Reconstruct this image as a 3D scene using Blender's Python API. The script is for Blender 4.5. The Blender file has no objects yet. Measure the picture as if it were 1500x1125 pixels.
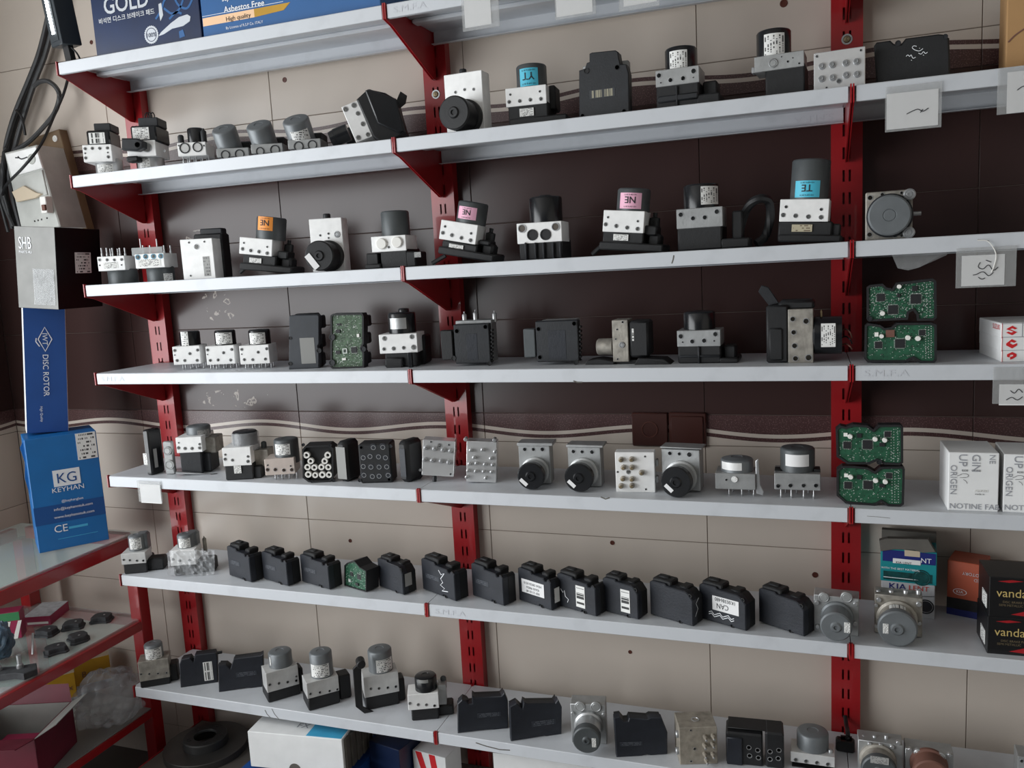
import bpy, bmesh, math, random
from mathutils import Vector, Matrix, geometry
random.seed(7)
scene = bpy.context.scene
COL = scene.collection
# ------------------------------------------------------------------ camera
FPX = 1217.26                                   # focal length in pixels of the 1500x1125 frame
CAM = Vector((0.92202, -2.10279, 1.61259))
YAW, PIT, ROL = 0.34874, -0.13777, -0.0540
fwd = Vector((-math.sin(YAW)*math.cos(PIT), math.cos(YAW)*math.cos(PIT), math.sin(PIT)))
r0 = Vector((math.cos(YAW), math.sin(YAW), 0)); u0 = r0.cross(fwd)
CR = r0*math.cos(ROL) + u0*math.sin(ROL); CU = u0*math.cos(ROL) - r0*math.sin(ROL)
cd = bpy.data.cameras.new('camera'); cam = bpy.data.objects.new('camera', cd); COL.objects.link(cam)
cd.sensor_width = 36; cd.lens = FPX/1500*36; cd.clip_start = 0.02
cam.matrix_world = Matrix(((CR.x, CU.x, -fwd.x, CAM.x), (CR.y, CU.y, -fwd.y, CAM.y), (CR.z, CU.z, -fwd.z, CAM.z), (0, 0, 0, 1)))
scene.camera = cam
# ------------------------------------------------------------------ light
w = bpy.data.worlds.new('world'); scene.world = w; w.use_nodes = True
w.node_tree.nodes['Background'].inputs[0].default_value = (0.80, 0.89, 1.0, 1)
w.node_tree.nodes['Background'].inputs[1].default_value = 0.05
def area(name, loc, tgt, sx, sy, power, col):
    l = bpy.data.lights.new(name, 'AREA'); l.shape = 'RECTANGLE'; l.size = sx; l.size_y = sy; l.energy = power; l.color = col
    o = bpy.data.objects.new(name, l); COL.objects.link(o); o.location = loc
    o.rotation_euler = (Vector(tgt)-Vector(loc)).to_track_quat('-Z', 'Y').to_euler(); return o
# the shop is open to the street on its left side, past the short tiled wall: one large sheet of daylight in that opening
area('shopfront_left_offscreen', (-1.72, -2.60, 1.40), (0.0, -2.60, 1.40), 3.7, 2.2, 135, (0.95, 0.98, 1.0))
vs = scene.view_settings
vs.view_transform = 'Standard'; vs.look = 'None'; vs.gamma = 1; vs.use_curve_mapping = False; vs.exposure = 0.22

# ------------------------------------------------------------------ pixel helpers
def ray(u, v): return fwd + CR*((u-750)/FPX) - CU*((v-562.5)/FPX)
def atY(u, v, Y): d = ray(u, v); return CAM + d*((Y-CAM.y)/d.y)
def atZ(u, v, Z): d = ray(u, v); return CAM + d*((Z-CAM.z)/d.z)
def proj(P):
    q = Vector(P)-CAM; z = q.dot(fwd); return 750+FPX*q.dot(CR)/z, 562.5-FPX*q.dot(CU)/z
# ------------------------------------------------------------------ materials
MAT = {}
def mat(name, col, rough=0.5, metal=0.0, var=0.0, vscale=8.0, bump=0.0, bscale=60.0, alpha=1.0, emit=0.0, spec=0.5, col2=None, thr=None, coat=0.0, trans=0.0):
    m = bpy.data.materials.new(name); m.use_nodes = True; nt = m.node_tree; b = nt.nodes['Principled BSDF']
    b.inputs['Base Color'].default_value = (*col, 1); b.inputs['Roughness'].default_value = rough; b.inputs['Metallic'].default_value = metal
    b.inputs['Alpha'].default_value = alpha; b.inputs['Specular IOR Level'].default_value = spec; b.inputs['Coat Weight'].default_value = coat
    b.inputs['Transmission Weight'].default_value = trans
    if emit: b.inputs['Emission Color'].default_value = (*col, 1); b.inputs['Emission Strength'].default_value = emit
    if var or bump:
        tc = nt.nodes.new('ShaderNodeTexCoord')
    if var:
        n = nt.nodes.new('ShaderNodeTexNoise'); n.inputs['Scale'].default_value = vscale; n.inputs['Detail'].default_value = 6
        nt.links.new(tc.outputs['Object'], n.inputs['Vector'])
        r = nt.nodes.new('ShaderNodeValToRGB'); e = r.color_ramp.elements
        lo, hi = thr or (0.3, 0.7)
        e[0].position = lo; e[1].position = hi
        c2 = col2 or tuple(max(0, c*(1-var)) for c in col)
        e[0].color = (*c2, 1); e[1].color = (*col, 1)
        nt.links.new(n.outputs['Fac'], r.inputs[0]); nt.links.new(r.outputs[0], b.inputs['Base Color'])
    if bump:
        n2 = nt.nodes.new('ShaderNodeTexNoise'); n2.inputs['Scale'].default_value = bscale; n2.inputs['Detail'].default_value = 4
        nt.links.new(tc.outputs['Object'], n2.inputs['Vector'])
        bp = nt.nodes.new('ShaderNodeBump'); bp.inputs['Strength'].default_value = bump; bp.inputs['Distance'].default_value = 0.002
        nt.links.new(n2.outputs['Fac'], bp.inputs['Height']); nt.links.new(bp.outputs[0], b.inputs['Normal'])
    MAT[name] = m; return m
mat('alu', (0.92, 0.92, 0.91), 0.45, 0.12, 0.12, 40, 0.10, 300)
mat('alu_dull', (0.46, 0.47, 0.47), 0.42, 0.55, 0.25, 35, 0.15, 200)
mat('alu_mid', (0.66, 0.66, 0.65), 0.42, 0.3, 0.2, 35, 0.12, 200)
mat('alu_old', (0.46, 0.43, 0.38), 0.5, 0.5, 0.5, 45, 0.25, 150)
mat('alu_pink', (0.72, 0.62, 0.56), 0.45, 0.3, 0.15, 40, 0.1, 300)
mat('chrome', (0.86, 0.86, 0.86), 0.25, 0.6, 0.08, 40)
mat('steel', (0.55, 0.56, 0.57), 0.35, 0.7, 0.2, 30)
mat('plug', (0.82, 0.81, 0.77), 0.5)
mat('black', (0.009, 0.0095, 0.011), 0.55, 0, 0.35, 60, 0.15, 250)
mat('gloss', (0.011, 0.012, 0.014), 0.25, 0, 0.2, 30)
mat('slabgrey', (0.042, 0.047, 0.056), 0.5, 0, 0.2, 40)
mat('char', (0.017, 0.019, 0.023), 0.5, 0, 0.3, 50, 0.15, 250)
mat('slab', (0.014, 0.017, 0.025), 0.5, 0, 0.3, 40, 0.2, 200)
mat('grey', (0.17, 0.185, 0.195), 0.42, 0.25, 0.15, 30, 0.1, 200)
mat('greyd', (0.085, 0.095, 0.10), 0.45, 0.2, 0.2, 30, 0.1, 200)
mat('panel', (0.25, 0.25, 0.24), 0.6)
mat('bore_dark', (0.09, 0.075, 0.06), 0.6)
mat('brass', (0.42, 0.33, 0.2), 0.4, 0.7, 0.4, 60)
mat('dust', (0.40, 0.36, 0.30), 0.6, 0.3, 0.4, 60, 0.3, 150)
mat('red', (0.36, 0.012, 0.016), 0.30, 0, 0.15, 12, coat=0.3)
mat('rust', (0.16, 0.07, 0.05), 0.7)
mat('white', (0.585, 0.61, 0.645), 0.38, 0, 0.10, 14, 0.03, 30, thr=(0.30, 0.48))
mat('emboss', (0.56, 0.58, 0.62), 0.4)
mat('paper', (0.78, 0.78, 0.78), 0.6)
mat('ink', (0.02, 0.02, 0.025), 0.7)
mat('pink', (0.80, 0.42, 0.56), 0.5)
mat('orange', (0.85, 0.30, 0.05), 0.5)
mat('cyan', (0.07, 0.50, 0.68), 0.5)
mat('cyanring', (0.08, 0.33, 0.50), 0.5)
mat('pcb', (0.022, 0.115, 0.06), 0.42, 0, 0.5, 90)
mat('pcb2', (0.10, 0.17, 0.10), 0.45, 0, 0.6, 120)
mat('solder', (0.62, 0.66, 0.62), 0.4, 0.4)
mat('chip', (0.02, 0.02, 0.022), 0.4)
mat('wood', (0.25, 0.16, 0.085), 0.6, 0, 0.4, 9, 0.1, 40)
mat('cardboard', (0.42, 0.24, 0.10), 0.75, 0, 0.12, 8)
mat('meter', (0.55, 0.56, 0.53), 0.45, 0, 0.25, 14, 0.05, 60)
mat('dark_panel', (0.10, 0.09, 0.08), 0.5)
mat('beige', (0.55, 0.46, 0.34), 0.6)
mat('cable', (0.05, 0.052, 0.055), 0.5, 0, 0.4, 25)
mat('lampbody', (0.03, 0.038, 0.045), 0.35)
mat('led', (0.92, 0.97, 1.0), 0.5, emit=14)
mat('shgrey', (0.19, 0.19, 0.18), 0.42, 0.2, 0.25, 18)
mat('globlack', (0.005, 0.005, 0.006), 0.4, spec=0.2)
mat('blue', (0.012, 0.075, 0.30), 0.42, 0, 0.15, 12)
mat('keyblue', (0.008, 0.15, 0.44), 0.4, 0, 0.15, 12)
mat('paleblue', (0.07, 0.45, 0.74), 0.45, 0, 0.2, 16)
mat('keyband', (0.006, 0.07, 0.26), 0.4)
mat('navy', (0.008, 0.014, 0.040), 0.35, 0, 0.6, 6, col2=(0.009, 0.026, 0.09))
mat('skyblue', (0.026, 0.125, 0.34), 0.38, 0, 0.2, 4)
mat('silver', (0.55, 0.58, 0.62), 0.4, 0.3)
mat('white_print', (0.80, 0.82, 0.85), 0.5)
mat('peach', (0.85, 0.55, 0.33), 0.5)
mat('teal', (0.01, 0.27, 0.30), 0.42, 0, 0.2, 10)
mat('tealdark', (0.006, 0.09, 0.09), 0.45, 0, 0.7, 60)
mat('deepblue', (0.012, 0.02, 0.16), 0.42)
mat('flap', (0.13, 0.12, 0.105), 0.7, 0, 0.3, 30)
mat('kgrey', (0.50, 0.51, 0.53), 0.5)
mat('kred', (0.55, 0.05, 0.03), 0.5)
mat('kiaorange', (0.52, 0.10, 0.045), 0.45, 0, 0.4, 8)
mat('gold', (0.70, 0.53, 0.20), 0.4, 0.3)
mat('vblack', (0.008, 0.008, 0.009), 0.3)
mat('vred', (0.35, 0.01, 0.015), 0.4)
mat('greyprint', (0.30, 0.31, 0.34), 0.6)
mat('boxwhite', (0.86, 0.87, 0.87), 0.55, 0, 0.08, 20)
mat('boxside', (0.56, 0.58, 0.61), 0.6, 0, 0.35, 55)
mat('suzred', (0.62, 0.015, 0.02), 0.5)
mat('bendix', (0.55, 0.30, 0.015), 0.55, 0, 0.2, 12)
mat('magenta', (0.36, 0.018, 0.078), 0.5, 0, 0.3, 15)
mat('carton_in', (0.30, 0.30, 0.28), 0.7, 0, 0.2, 10)
mat('carton_red', (0.16, 0.011, 0.03), 0.5, 0, 0.3, 10)
mat('pad', (0.045, 0.047, 0.052), 0.75, 0, 0.4, 80, 0.3, 200)
mat('disc', (0.11, 0.105, 0.10), 0.4, 0.7, 0.3, 12)
mat('hub', (0.05, 0.05, 0.05), 0.5, 0.5)
mat('boardgrey', (0.27, 0.27, 0.26), 0.45, 0, 0.2, 5)
mat('socket', (0.055, 0.018, 0.014), 0.3)
mat('socketin', (0.10, 0.03, 0.02), 0.35)
mat('bluebag', (0.10, 0.17, 0.24), 0.35, 0, 0.5, 25, 0.5, 40)
mat('greenbox', (0.04, 0.22, 0.08), 0.5)
mat('grout', (0.20, 0.16, 0.13), 0.85)
mat('grout_dark', (0.11, 0.08, 0.07), 0.85)
mat('plaster', (0.55, 0.52, 0.48), 0.8, 0, 0.1, 3)
mat('concrete', (0.14, 0.13, 0.12), 0.7, 0, 0.25, 4)
mat('strip', (0.62, 0.57, 0.52), 0.5)

def clear_mat(name, col, alpha, rough, bump, bscale):
    m = mat(name, col, rough, 0, 0, 8, bump, bscale); nt = m.node_tree; b = nt.nodes['Principled BSDF']
    out = nt.nodes['Material Output']; t = nt.nodes.new('ShaderNodeBsdfTransparent'); mx = nt.nodes.new('ShaderNodeMixShader')
    mx.inputs[0].default_value = alpha
    nt.links.new(t.outputs[0], mx.inputs[1]); nt.links.new(b.outputs[0], mx.inputs[2]); nt.links.new(mx.outputs[0], out.inputs[0])
    return m
clear_mat('sleeve', (0.55, 0.56, 0.56), 0.30, 0.15, 0.9, 90)
clear_mat('wrap', (0.62, 0.64, 0.66), 0.35, 0.15, 1.0, 120)
clear_mat('bag', (0.50, 0.53, 0.56), 0.30, 0.12, 1.0, 60)
clear_mat('glass', (0.55, 0.68, 0.66), 0.30, 0.04, 0, 1)
clear_mat('clearplate', (0.55, 0.57, 0.57), 0.5, 0.2, 0.3, 60)

def nmath(nt, op, a, b=None, c=None):
    n = nt.nodes.new('ShaderNodeMath'); n.operation = op
    for i, x in enumerate((a, b, c)):
        if x is None: continue
        if isinstance(x, (int, float)): n.inputs[i].default_value = x
        else: nt.links.new(x, n.inputs[i])
    return n.outputs[0]
def nmix(nt, fac, a, b):
    n = nt.nodes.new('ShaderNodeMix'); n.data_type = 'RGBA'
    if isinstance(fac, (int, float)): n.inputs[0].default_value = fac
    else: nt.links.new(fac, n.inputs[0])
    for i, x in ((6, a), (7, b)):
        if isinstance(x, tuple): n.inputs[i].default_value = (*x, 1)
        else: nt.links.new(x, n.inputs[i])
    return n.outputs[2]
def print_mat(name, rows, cols, paper, ink, axis='X', bars=False, dens=0.45):
    """flat print: rows of broken dashes, or the bars of a barcode, across a label"""
    m = mat(name, paper, 0.55); nt = m.node_tree; b = nt.nodes['Principled BSDF']
    tc = nt.nodes.new('ShaderNodeTexCoord'); s = nt.nodes.new('ShaderNodeSeparateXYZ'); nt.links.new(tc.outputs['Generated'], s.inputs[0])
    x, z = {'X': (s.outputs[0], s.outputs[2]), 'Z': (s.outputs[2], s.outputs[0]), 'Y': (s.outputs[1], s.outputs[2])}[axis]
    fr = nmath(nt, 'FLOOR', nmath(nt, 'MULTIPLY', z, rows)); ff = nmath(nt, 'FRACT', nmath(nt, 'MULTIPLY', z, rows))
    xc = nmath(nt, 'FLOOR', nmath(nt, 'MULTIPLY', x, cols))
    wn = nt.nodes.new('ShaderNodeTexWhiteNoise'); wn.noise_dimensions = '2D'
    cv = nt.nodes.new('ShaderNodeCombineXYZ'); nt.links.new(xc, cv.inputs[0])
    if not bars: nt.links.new(fr, cv.inputs[1])
    nt.links.new(cv.outputs[0], wn.inputs['Vector'])
    on = nmath(nt, 'LESS_THAN', wn.outputs['Value'], dens)
    on = nmath(nt, 'MULTIPLY', on, nmath(nt, 'LESS_THAN', nmath(nt, 'ABSOLUTE', nmath(nt, 'SUBTRACT', ff, 0.5)), 0.42 if bars else 0.24))
    on = nmath(nt, 'MULTIPLY', on, nmath(nt, 'LESS_THAN', nmath(nt, 'ABSOLUTE', nmath(nt, 'SUBTRACT', x, 0.5)), 0.42))
    nt.links.new(nmix(nt, on, paper, ink), b.inputs['Base Color']); return m
WP = (0.76, 0.76, 0.74)
print_mat('print', 7, 24, WP, (0.06, 0.06, 0.06))
print_mat('printv', 7, 24, WP, (0.06, 0.06, 0.06), 'Z')
print_mat('barcode', 2, 40, WP, (0.04, 0.04, 0.04), 'X', True)
print_mat('barcodev', 1.0, 40, WP, (0.04, 0.04, 0.04), 'Z', True)
print_mat('print_y', 7, 22, WP, (0.05, 0.05, 0.05), 'Y')
print_mat('print_grey', 6, 14, (0.36, 0.36, 0.35), (0.12, 0.12, 0.12))
print_mat('print_brown', 3, 10, (0.45, 0.40, 0.28), (0.16, 0.12, 0.08))
print_mat('print_gold', 1, 60, (0.035, 0.039, 0.045), (0.32, 0.30, 0.22), 'X', True, 0.6)
print_mat('print_white', 3, 26, (0.022, 0.026, 0.036), (0.085, 0.092, 0.105), 'X', False, 0.65)

def tile_mat(name, col, scuff=False):
    m = mat(name, col, 0.24, 0, 0.10, 2.2, spec=0.4); nt = m.node_tree; b = nt.nodes['Principled BSDF']
    if scuff:
        g = nt.nodes.new('ShaderNodeNewGeometry'); s = nt.nodes.new('ShaderNodeSeparateXYZ'); nt.links.new(g.outputs['Position'], s.inputs[0])
        n = nt.nodes.new('ShaderNodeTexNoise'); n.inputs['Scale'].default_value = 30; n.inputs['Detail'].default_value = 5
        nt.links.new(g.outputs['Position'], n.inputs['Vector'])
        tot = None
        for (cx, cz, rx, rz) in ((-0.82, 1.745, 0.10, 0.035), (-0.78, 1.55, 0.07, 0.05), (-0.76, 1.26, 0.14, 0.028), (-1.10, 1.66, 0.025, 0.05)):
            dx = nmath(nt, 'DIVIDE', nmath(nt, 'SUBTRACT', s.outputs[0], cx), rx); dz = nmath(nt, 'DIVIDE', nmath(nt, 'SUBTRACT', s.outputs[2], cz), rz)
            q = nmath(nt, 'LESS_THAN', nmath(nt, 'ADD', nmath(nt, 'MULTIPLY', dx, dx), nmath(nt, 'MULTIPLY', dz, dz)), 1.0)
            tot = q if tot is None else nmath(nt, 'MAXIMUM', tot, q)
        band = nmath(nt, 'MULTIPLY', nmath(nt, 'GREATER_THAN', n.outputs['Fac'], 0.585), nmath(nt, 'LESS_THAN', n.outputs['Fac'], 0.64))
        f = nmath(nt, 'MULTIPLY', tot, band)
        old = b.inputs['Base Color'].links[0].from_socket
        nt.links.new(nmix(nt, f, old, (0.36, 0.31, 0.27)), b.inputs['Base Color'])
    return m
CREAM, BROWN = (0.60, 0.53, 0.465), (0.052, 0.027, 0.025)
tile_mat('tile_cream', CREAM); tile_mat('tile_brown', BROWN, True)
def border_mat(name, zref, sgn, x0):
    m = mat(name, CREAM, 0.3); nt = m.node_tree; b = nt.nodes['Principled BSDF']
    g = nt.nodes.new('ShaderNodeNewGeometry'); s = nt.nodes.new('ShaderNodeSeparateXYZ'); nt.links.new(g.outputs['Position'], s.inputs[0])
    t = nmath(nt, 'MULTIPLY', nmath(nt, 'SUBTRACT', s.outputs[2], zref), sgn)        # distance from the dark edge
    ph = nmath(nt, 'COSINE', nmath(nt, 'MULTIPLY', nmath(nt, 'SUBTRACT', nmath(nt, 'SUBTRACT', s.outputs[0], s.outputs[1]), x0), 2*math.pi/0.6))
    t = nmath(nt, 'SUBTRACT', t, nmath(nt, 'MULTIPLY_ADD', ph, 0.011, 0.0376))
    n = nt.nodes.new('ShaderNodeTexNoise'); n.inputs['Scale'].default_value = 330; n.inputs['Detail'].default_value = 2
    nt.links.new(g.outputs['Position'], n.inputs['Vector'])
    sp = nmath(nt, 'GREATER_THAN', n.outputs['Fac'], 0.58)
    dark = nmix(nt, sp, (0.075, 0.036, 0.036), (0.16, 0.095, 0.09))
    isd = nmath(nt, 'MAXIMUM', nmath(nt, 'LESS_THAN', t, 0.0), nmath(nt, 'LESS_THAN', nmath(nt, 'ABSOLUTE', nmath(nt, 'SUBTRACT', t, 0.0145)), 0.0048))
    nt.links.new(nmix(nt, isd, CREAM, dark), b.inputs['Base Color']); return m
border_mat('border_low', 1.222, -1, 0.24); border_mat('border_high', 1.990, 1, 0.50)

# ------------------------------------------------------------------ mesh helpers: each returns (verts, faces)
def chbox(x0, x1, y0, y1, z0, z1, b=0.001):
    if x1 < x0: x0, x1 = x1, x0
    if z1 < z0: z0, z1 = z1, z0
    if y1 < y0: y0, y1 = y1, y0
    b = min(b, (x1-x0)*.45, (y1-y0)*.45, (z1-z0)*.45)
    X, Y, Z = (x0, x1), (y0, y1), (z0, z1); V = []; I = {}
    for i in (0, 1):
        for j in (0, 1):
            for k in (0, 1):
                c = (X[i], Y[j], Z[k]); s = (1-2*i, 1-2*j, 1-2*k)
                for a in range(3):
                    p = [c[n] + (0 if n == a else b*s[n]) for n in range(3)]
                    I[i, j, k, a] = len(V); V.append(tuple(p))
    F = []
    for a in range(3):
        o = [n for n in range(3) if n != a]
        for s in (0, 1):
            f = []
            for (p, q) in ((0, 0), (1, 0), (1, 1), (0, 1)):
                c = [0, 0, 0]; c[a] = s; c[o[0]] = p; c[o[1]] = q; f.append(I[c[0], c[1], c[2], a])
            F.append(f)
    for a in range(3):                       # edges along axis a
        o = [n for n in range(3) if n != a]
        for p in (0, 1):
            for q in (0, 1):
                c = [0, 0, 0]; c[o[0]] = p; c[o[1]] = q; d = list(c); d[a] = 1
                F.append([I[(*c, o[0])], I[(*c, o[1])], I[(*d, o[1])], I[(*d, o[0])]])
    for i in (0, 1):
        for j in (0, 1):
            for k in (0, 1): F.append([I[i, j, k, 0], I[i, j, k, 1], I[i, j, k, 2]])
    return V, F
def lathe(prof, seg, M):
    """prof: (radius, height) pairs; axis is local +Z of matrix M"""
    V = []; F = []; rings = []
    for r, h in prof:
        if r < 1e-7: rings.append([len(V)]); V.append(M @ Vector((0, 0, h)))
        else:
            rings.append(list(range(len(V), len(V)+seg)))
            for i in range(seg):
                a = 2*math.pi*i/seg; V.append(M @ Vector((r*math.cos(a), r*math.sin(a), h)))
    for A, B in zip(rings, rings[1:]):
        for i in range(seg):
            j = (i+1) % seg
            if len(A) == 1 and len(B) == 1: continue
            if len(A) == 1: F.append([A[0], B[j], B[i]])
            elif len(B) == 1: F.append([A[i], A[j], B[0]])
            else: F.append([A[i], A[j], B[j], B[i]])
    return [tuple(v) for v in V], F
def prism(pts, y0, y1, b=0.0015):
    """polygon in local x,z extruded along y with a chamfered front rim"""
    a = sum(p[0]*q[1]-q[0]*p[1] for p, q in zip(pts, pts[1:]+pts[:1]))
    if a < 0: pts = pts[::-1]
    n = len(pts); ins = []
    for i in range(n):
        p, c, q = Vector(pts[i-1]), Vector(pts[i]), Vector(pts[(i+1) % n])
        d1 = (c-p).normalized(); d2 = (q-c).normalized(); n1 = Vector((-d1.y, d1.x)); n2 = Vector((-d2.y, d2.x)); m = n1+n2
        if m.length < 1e-6: m = n1.copy()
        m.normalize(); ins.append(c + m*(b/max(0.5, m.dot(n1))))
    V = [(p.x, y0, p.y) for p in ins] + [(p[0], y0+b, p[1]) for p in pts] + [(p[0], y1, p[1]) for p in pts]
    F = [list(range(n)), list(range(3*n-1, 2*n-1, -1))]
    for i in range(n):
        j = (i+1) % n
        F.append([i, n+i, n+j, j]); F.append([n+i, 2*n+i, 2*n+j, n+j])
    return V, F
def tube(pts, r, seg=8):
    pts = [Vector(p) for p in pts]; V = []; F = []
    up = Vector((0.13, 0.31, 0.94))
    for i, p in enumerate(pts):
        t = (pts[min(i+1, len(pts)-1)]-pts[max(i-1, 0)]).normalized()
        a = t.cross(up)
        if a.length < 1e-3: a = t.cross(Vector((1, 0, 0)))
        a.normalize(); b = t.cross(a); rr = r[i] if isinstance(r, (list, tuple)) else r
        for k in range(seg):
            th = 2*math.pi*k/seg; V.append(tuple(p + a*(rr*math.cos(th)) + b*(rr*math.sin(th))))
    for i in range(len(pts)-1):
        for k in range(seg):
            j = (k+1) % seg; F.append([i*seg+k, i*seg+j, (i+1)*seg+j, (i+1)*seg+k])
    F.append(list(range(seg-1, -1, -1))); F.append(list(range((len(pts)-1)*seg, len(pts)*seg)))
    return V, F
def smooth_pts(P, n=6):
    P = [Vector(p) for p in P]; out = []
    for i in range(len(P)-1):
        a, b, c, d = P[max(i-1, 0)], P[i], P[i+1], P[min(i+2, len(P)-1)]
        for k in range(n):
            t = k/n; out.append(0.5*((2*b)+(c-a)*t+(2*a-5*b+4*c-d)*t*t+(3*b-a-3*c+d)*t**3))
    return out + [P[-1]]
def ribbon(pts, wd, y):
    V = []; F = []; pts = [Vector(p) for p in pts]
    for i, p in enumerate(pts):
        t = pts[min(i+1, len(pts)-1)]-pts[max(i-1, 0)]
        n = Vector((-t.y, t.x)); n = n.normalized() if n.length > 1e-9 else Vector((0, 1))
        for s in (-1, 1): V.append((p.x+n.x*wd*s/2, y, p.y+n.y*wd*s/2))
    for i in range(len(pts)-1): F.append([2*i, 2*i+2, 2*i+3, 2*i+1])
    return V, F
def merge(parts):
    V = []; F = []; mi = []
    for k, (v, f) in enumerate(parts):
        n = len(V); V += v; F += [[i+n for i in q] for q in f]; mi += [k]*len(f)
    return V, F, mi
def obj(name, vf, m, parent=None, smooth=40):
    """vf: (verts, faces) or list of them with a list of materials; one mesh object"""
    if isinstance(vf, list): V, F, mi = merge(vf); ms = m if isinstance(m, list) else [m]*len(vf)
    else: V, F = vf; mi = None; ms = [m]
    me = bpy.data.meshes.new(name); me.from_pydata(V, [], F)
    bm = bmesh.new(); bm.from_mesh(me); bmesh.ops.recalc_face_normals(bm, faces=bm.faces); bm.to_mesh(me); bm.free()
    un = []
    for x in ms:
        if x not in un: un.append(x); me.materials.append(MAT[x])
    if mi is not None and len(un) > 1: me.polygons.foreach_set('material_index', [un.index(ms[k]) for k in mi])
    if smooth:
        me.polygons.foreach_set('use_smooth', [True]*len(me.polygons)); me.set_sharp_from_angle(angle=math.radians(smooth))
    o = bpy.data.objects.new(name, me); COL.objects.link(o)
    if parent: o.parent = parent
    return o
def tag(o, label=None, cat=None, group=None, kind=None):
    if label: o['label'] = label
    if cat: o['category'] = cat
    if group: o['group'] = group
    if kind: o['kind'] = kind
    return o
TXT = {}
def text_vf(s, bold=0.0):
    """letters as a flat mesh: height 1 for capitals, centred at 0"""
    if (s, bold) in TXT: return TXT[s, bold]
    c = bpy.data.curves.new('t', 'FONT'); c.body = s; c.resolution_u = 3; c.offset = bold; c.fill_mode = 'FRONT'
    o = bpy.data.objects.new('t', c); COL.objects.link(o)
    me = bpy.data.meshes.new_from_object(o, depsgraph=bpy.context.evaluated_depsgraph_get())
    V = [v.co.copy() for v in me.vertices]; F = [list(p.vertices) for p in me.polygons]
    bpy.data.objects.remove(o); bpy.data.curves.remove(c); bpy.data.meshes.remove(me)
    if not V: V = [Vector((0, 0, 0))]*3
    x0 = min(v.x for v in V); x1 = max(v.x for v in V); y0 = min(v.y for v in V); y1 = max(v.y for v in V); h = max(y1-y0, 1e-6)
    r = ([((v.x-(x0+x1)/2)/h, (v.y-(y0+y1)/2)/h) for v in V], F); TXT[s, bold] = r; return r

def bore(o, x, z, r, y):
    """drill a real blind hole into the flat front (local -Y side at depth y) of a part; False where the hole does not fit"""
    me = o.data; fr = [p for p in me.polygons if p.normal.y < -.99 and abs(p.center.y-y) < 2e-4]
    if not fr: return False
    if 'front' not in BORED.setdefault(o.name, {}):
        p = max(fr, key=lambda q: q.area); V = [me.vertices[i].co.copy() for i in p.vertices]
        BORED[o.name] = {'front': [(v.x, v.z) for v in V], 'idx': set(p.vertices), 'holes': [], 'mi': p.material_index}
    B = BORED[o.name]; P = B['front']; n = len(P); n_in = False; j = n-1
    for i in range(n):
        a, b = P[i], P[j]
        if (a[1] > z) != (b[1] > z) and x < (b[0]-a[0])*(z-a[1])/(b[1]-a[1])+a[0]: n_in = not n_in
        ab = Vector(b)-Vector(a); t = max(0, min(1, (Vector((x, z))-Vector(a)).dot(ab)/max(ab.length_squared, 1e-12)))
        if (Vector(a)+ab*t-Vector((x, z))).length < r*1.05+.0002: return False
        j = i
    if not n_in or any(math.hypot(x-h[0], z-h[1]) < r+h[2]+.0004 for h in B['holes']): return False
    B['holes'].append((x, z, r)); return True
def drill(o):
    B = BORED.get(o.name)
    if not B or not B.get('holes'): return
    me = o.data; bm = bmesh.new(); bm.from_mesh(me); bm.verts.ensure_lookup_table()
    f = [q for q in bm.faces if {v.index for v in q.verts} == B['idx']][0]; y = f.verts[0].co.y; mi = B['mi']
    dp = min(.016, (max(v.co.y for v in bm.verts)-y)*.8); bmesh.ops.delete(bm, geom=[f], context='FACES_ONLY')
    pts = [Vector(p) for p in B['front']]; E = [(i, (i+1) % len(pts)) for i in range(len(pts))]; seg = 14
    for x, z, r in B['holes']:
        k = len(pts); pts += [Vector((x+r*math.cos(2*math.pi*i/seg), z+r*math.sin(2*math.pi*i/seg))) for i in range(seg)]; E += [(k+i, k+(i+1) % seg) for i in range(seg)]
    ov, oe, of = geometry.delaunay_2d_cdt(pts, E, [], 0, 1e-7)[:3]; bv = [bm.verts.new((p.x, y, p.y)) for p in ov]; P = B['front']
    for t in of:
        c = sum((ov[i] for i in t), Vector((0, 0)))/3
        if any(math.hypot(c.x-x, c.y-z) < r*.99 for x, z, r in B['holes']): continue
        ins = False; j = len(P)-1
        for i in range(len(P)):
            a, b = P[i], P[j]
            if (a[1] > c.y) != (b[1] > c.y) and c.x < (b[0]-a[0])*(c.y-a[1])/(b[1]-a[1])+a[0]: ins = not ins
            j = i
        if ins: bm.faces.new([bv[i] for i in t]).material_index = mi
    for x, z, r in B['holes']:
        A = [bm.verts.new((x+r*math.cos(2*math.pi*i/seg), y, z+r*math.sin(2*math.pi*i/seg))) for i in range(seg)]; C = [bm.verts.new((v.co.x, y+dp, v.co.z)) for v in A]
        for i in range(seg): bm.faces.new([A[i], A[(i+1) % seg], C[(i+1) % seg], C[i]]).material_index = mi
        bm.faces.new(C).material_index = mi
    bmesh.ops.remove_doubles(bm, verts=bm.verts, dist=2e-6); bmesh.ops.recalc_face_normals(bm, faces=bm.faces); bm.to_mesh(me); bm.free()
    me.polygons.foreach_set('use_smooth', [True]*len(me.polygons)); me.set_sharp_from_angle(angle=math.radians(30)); me.update()
BORED = {}
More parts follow.
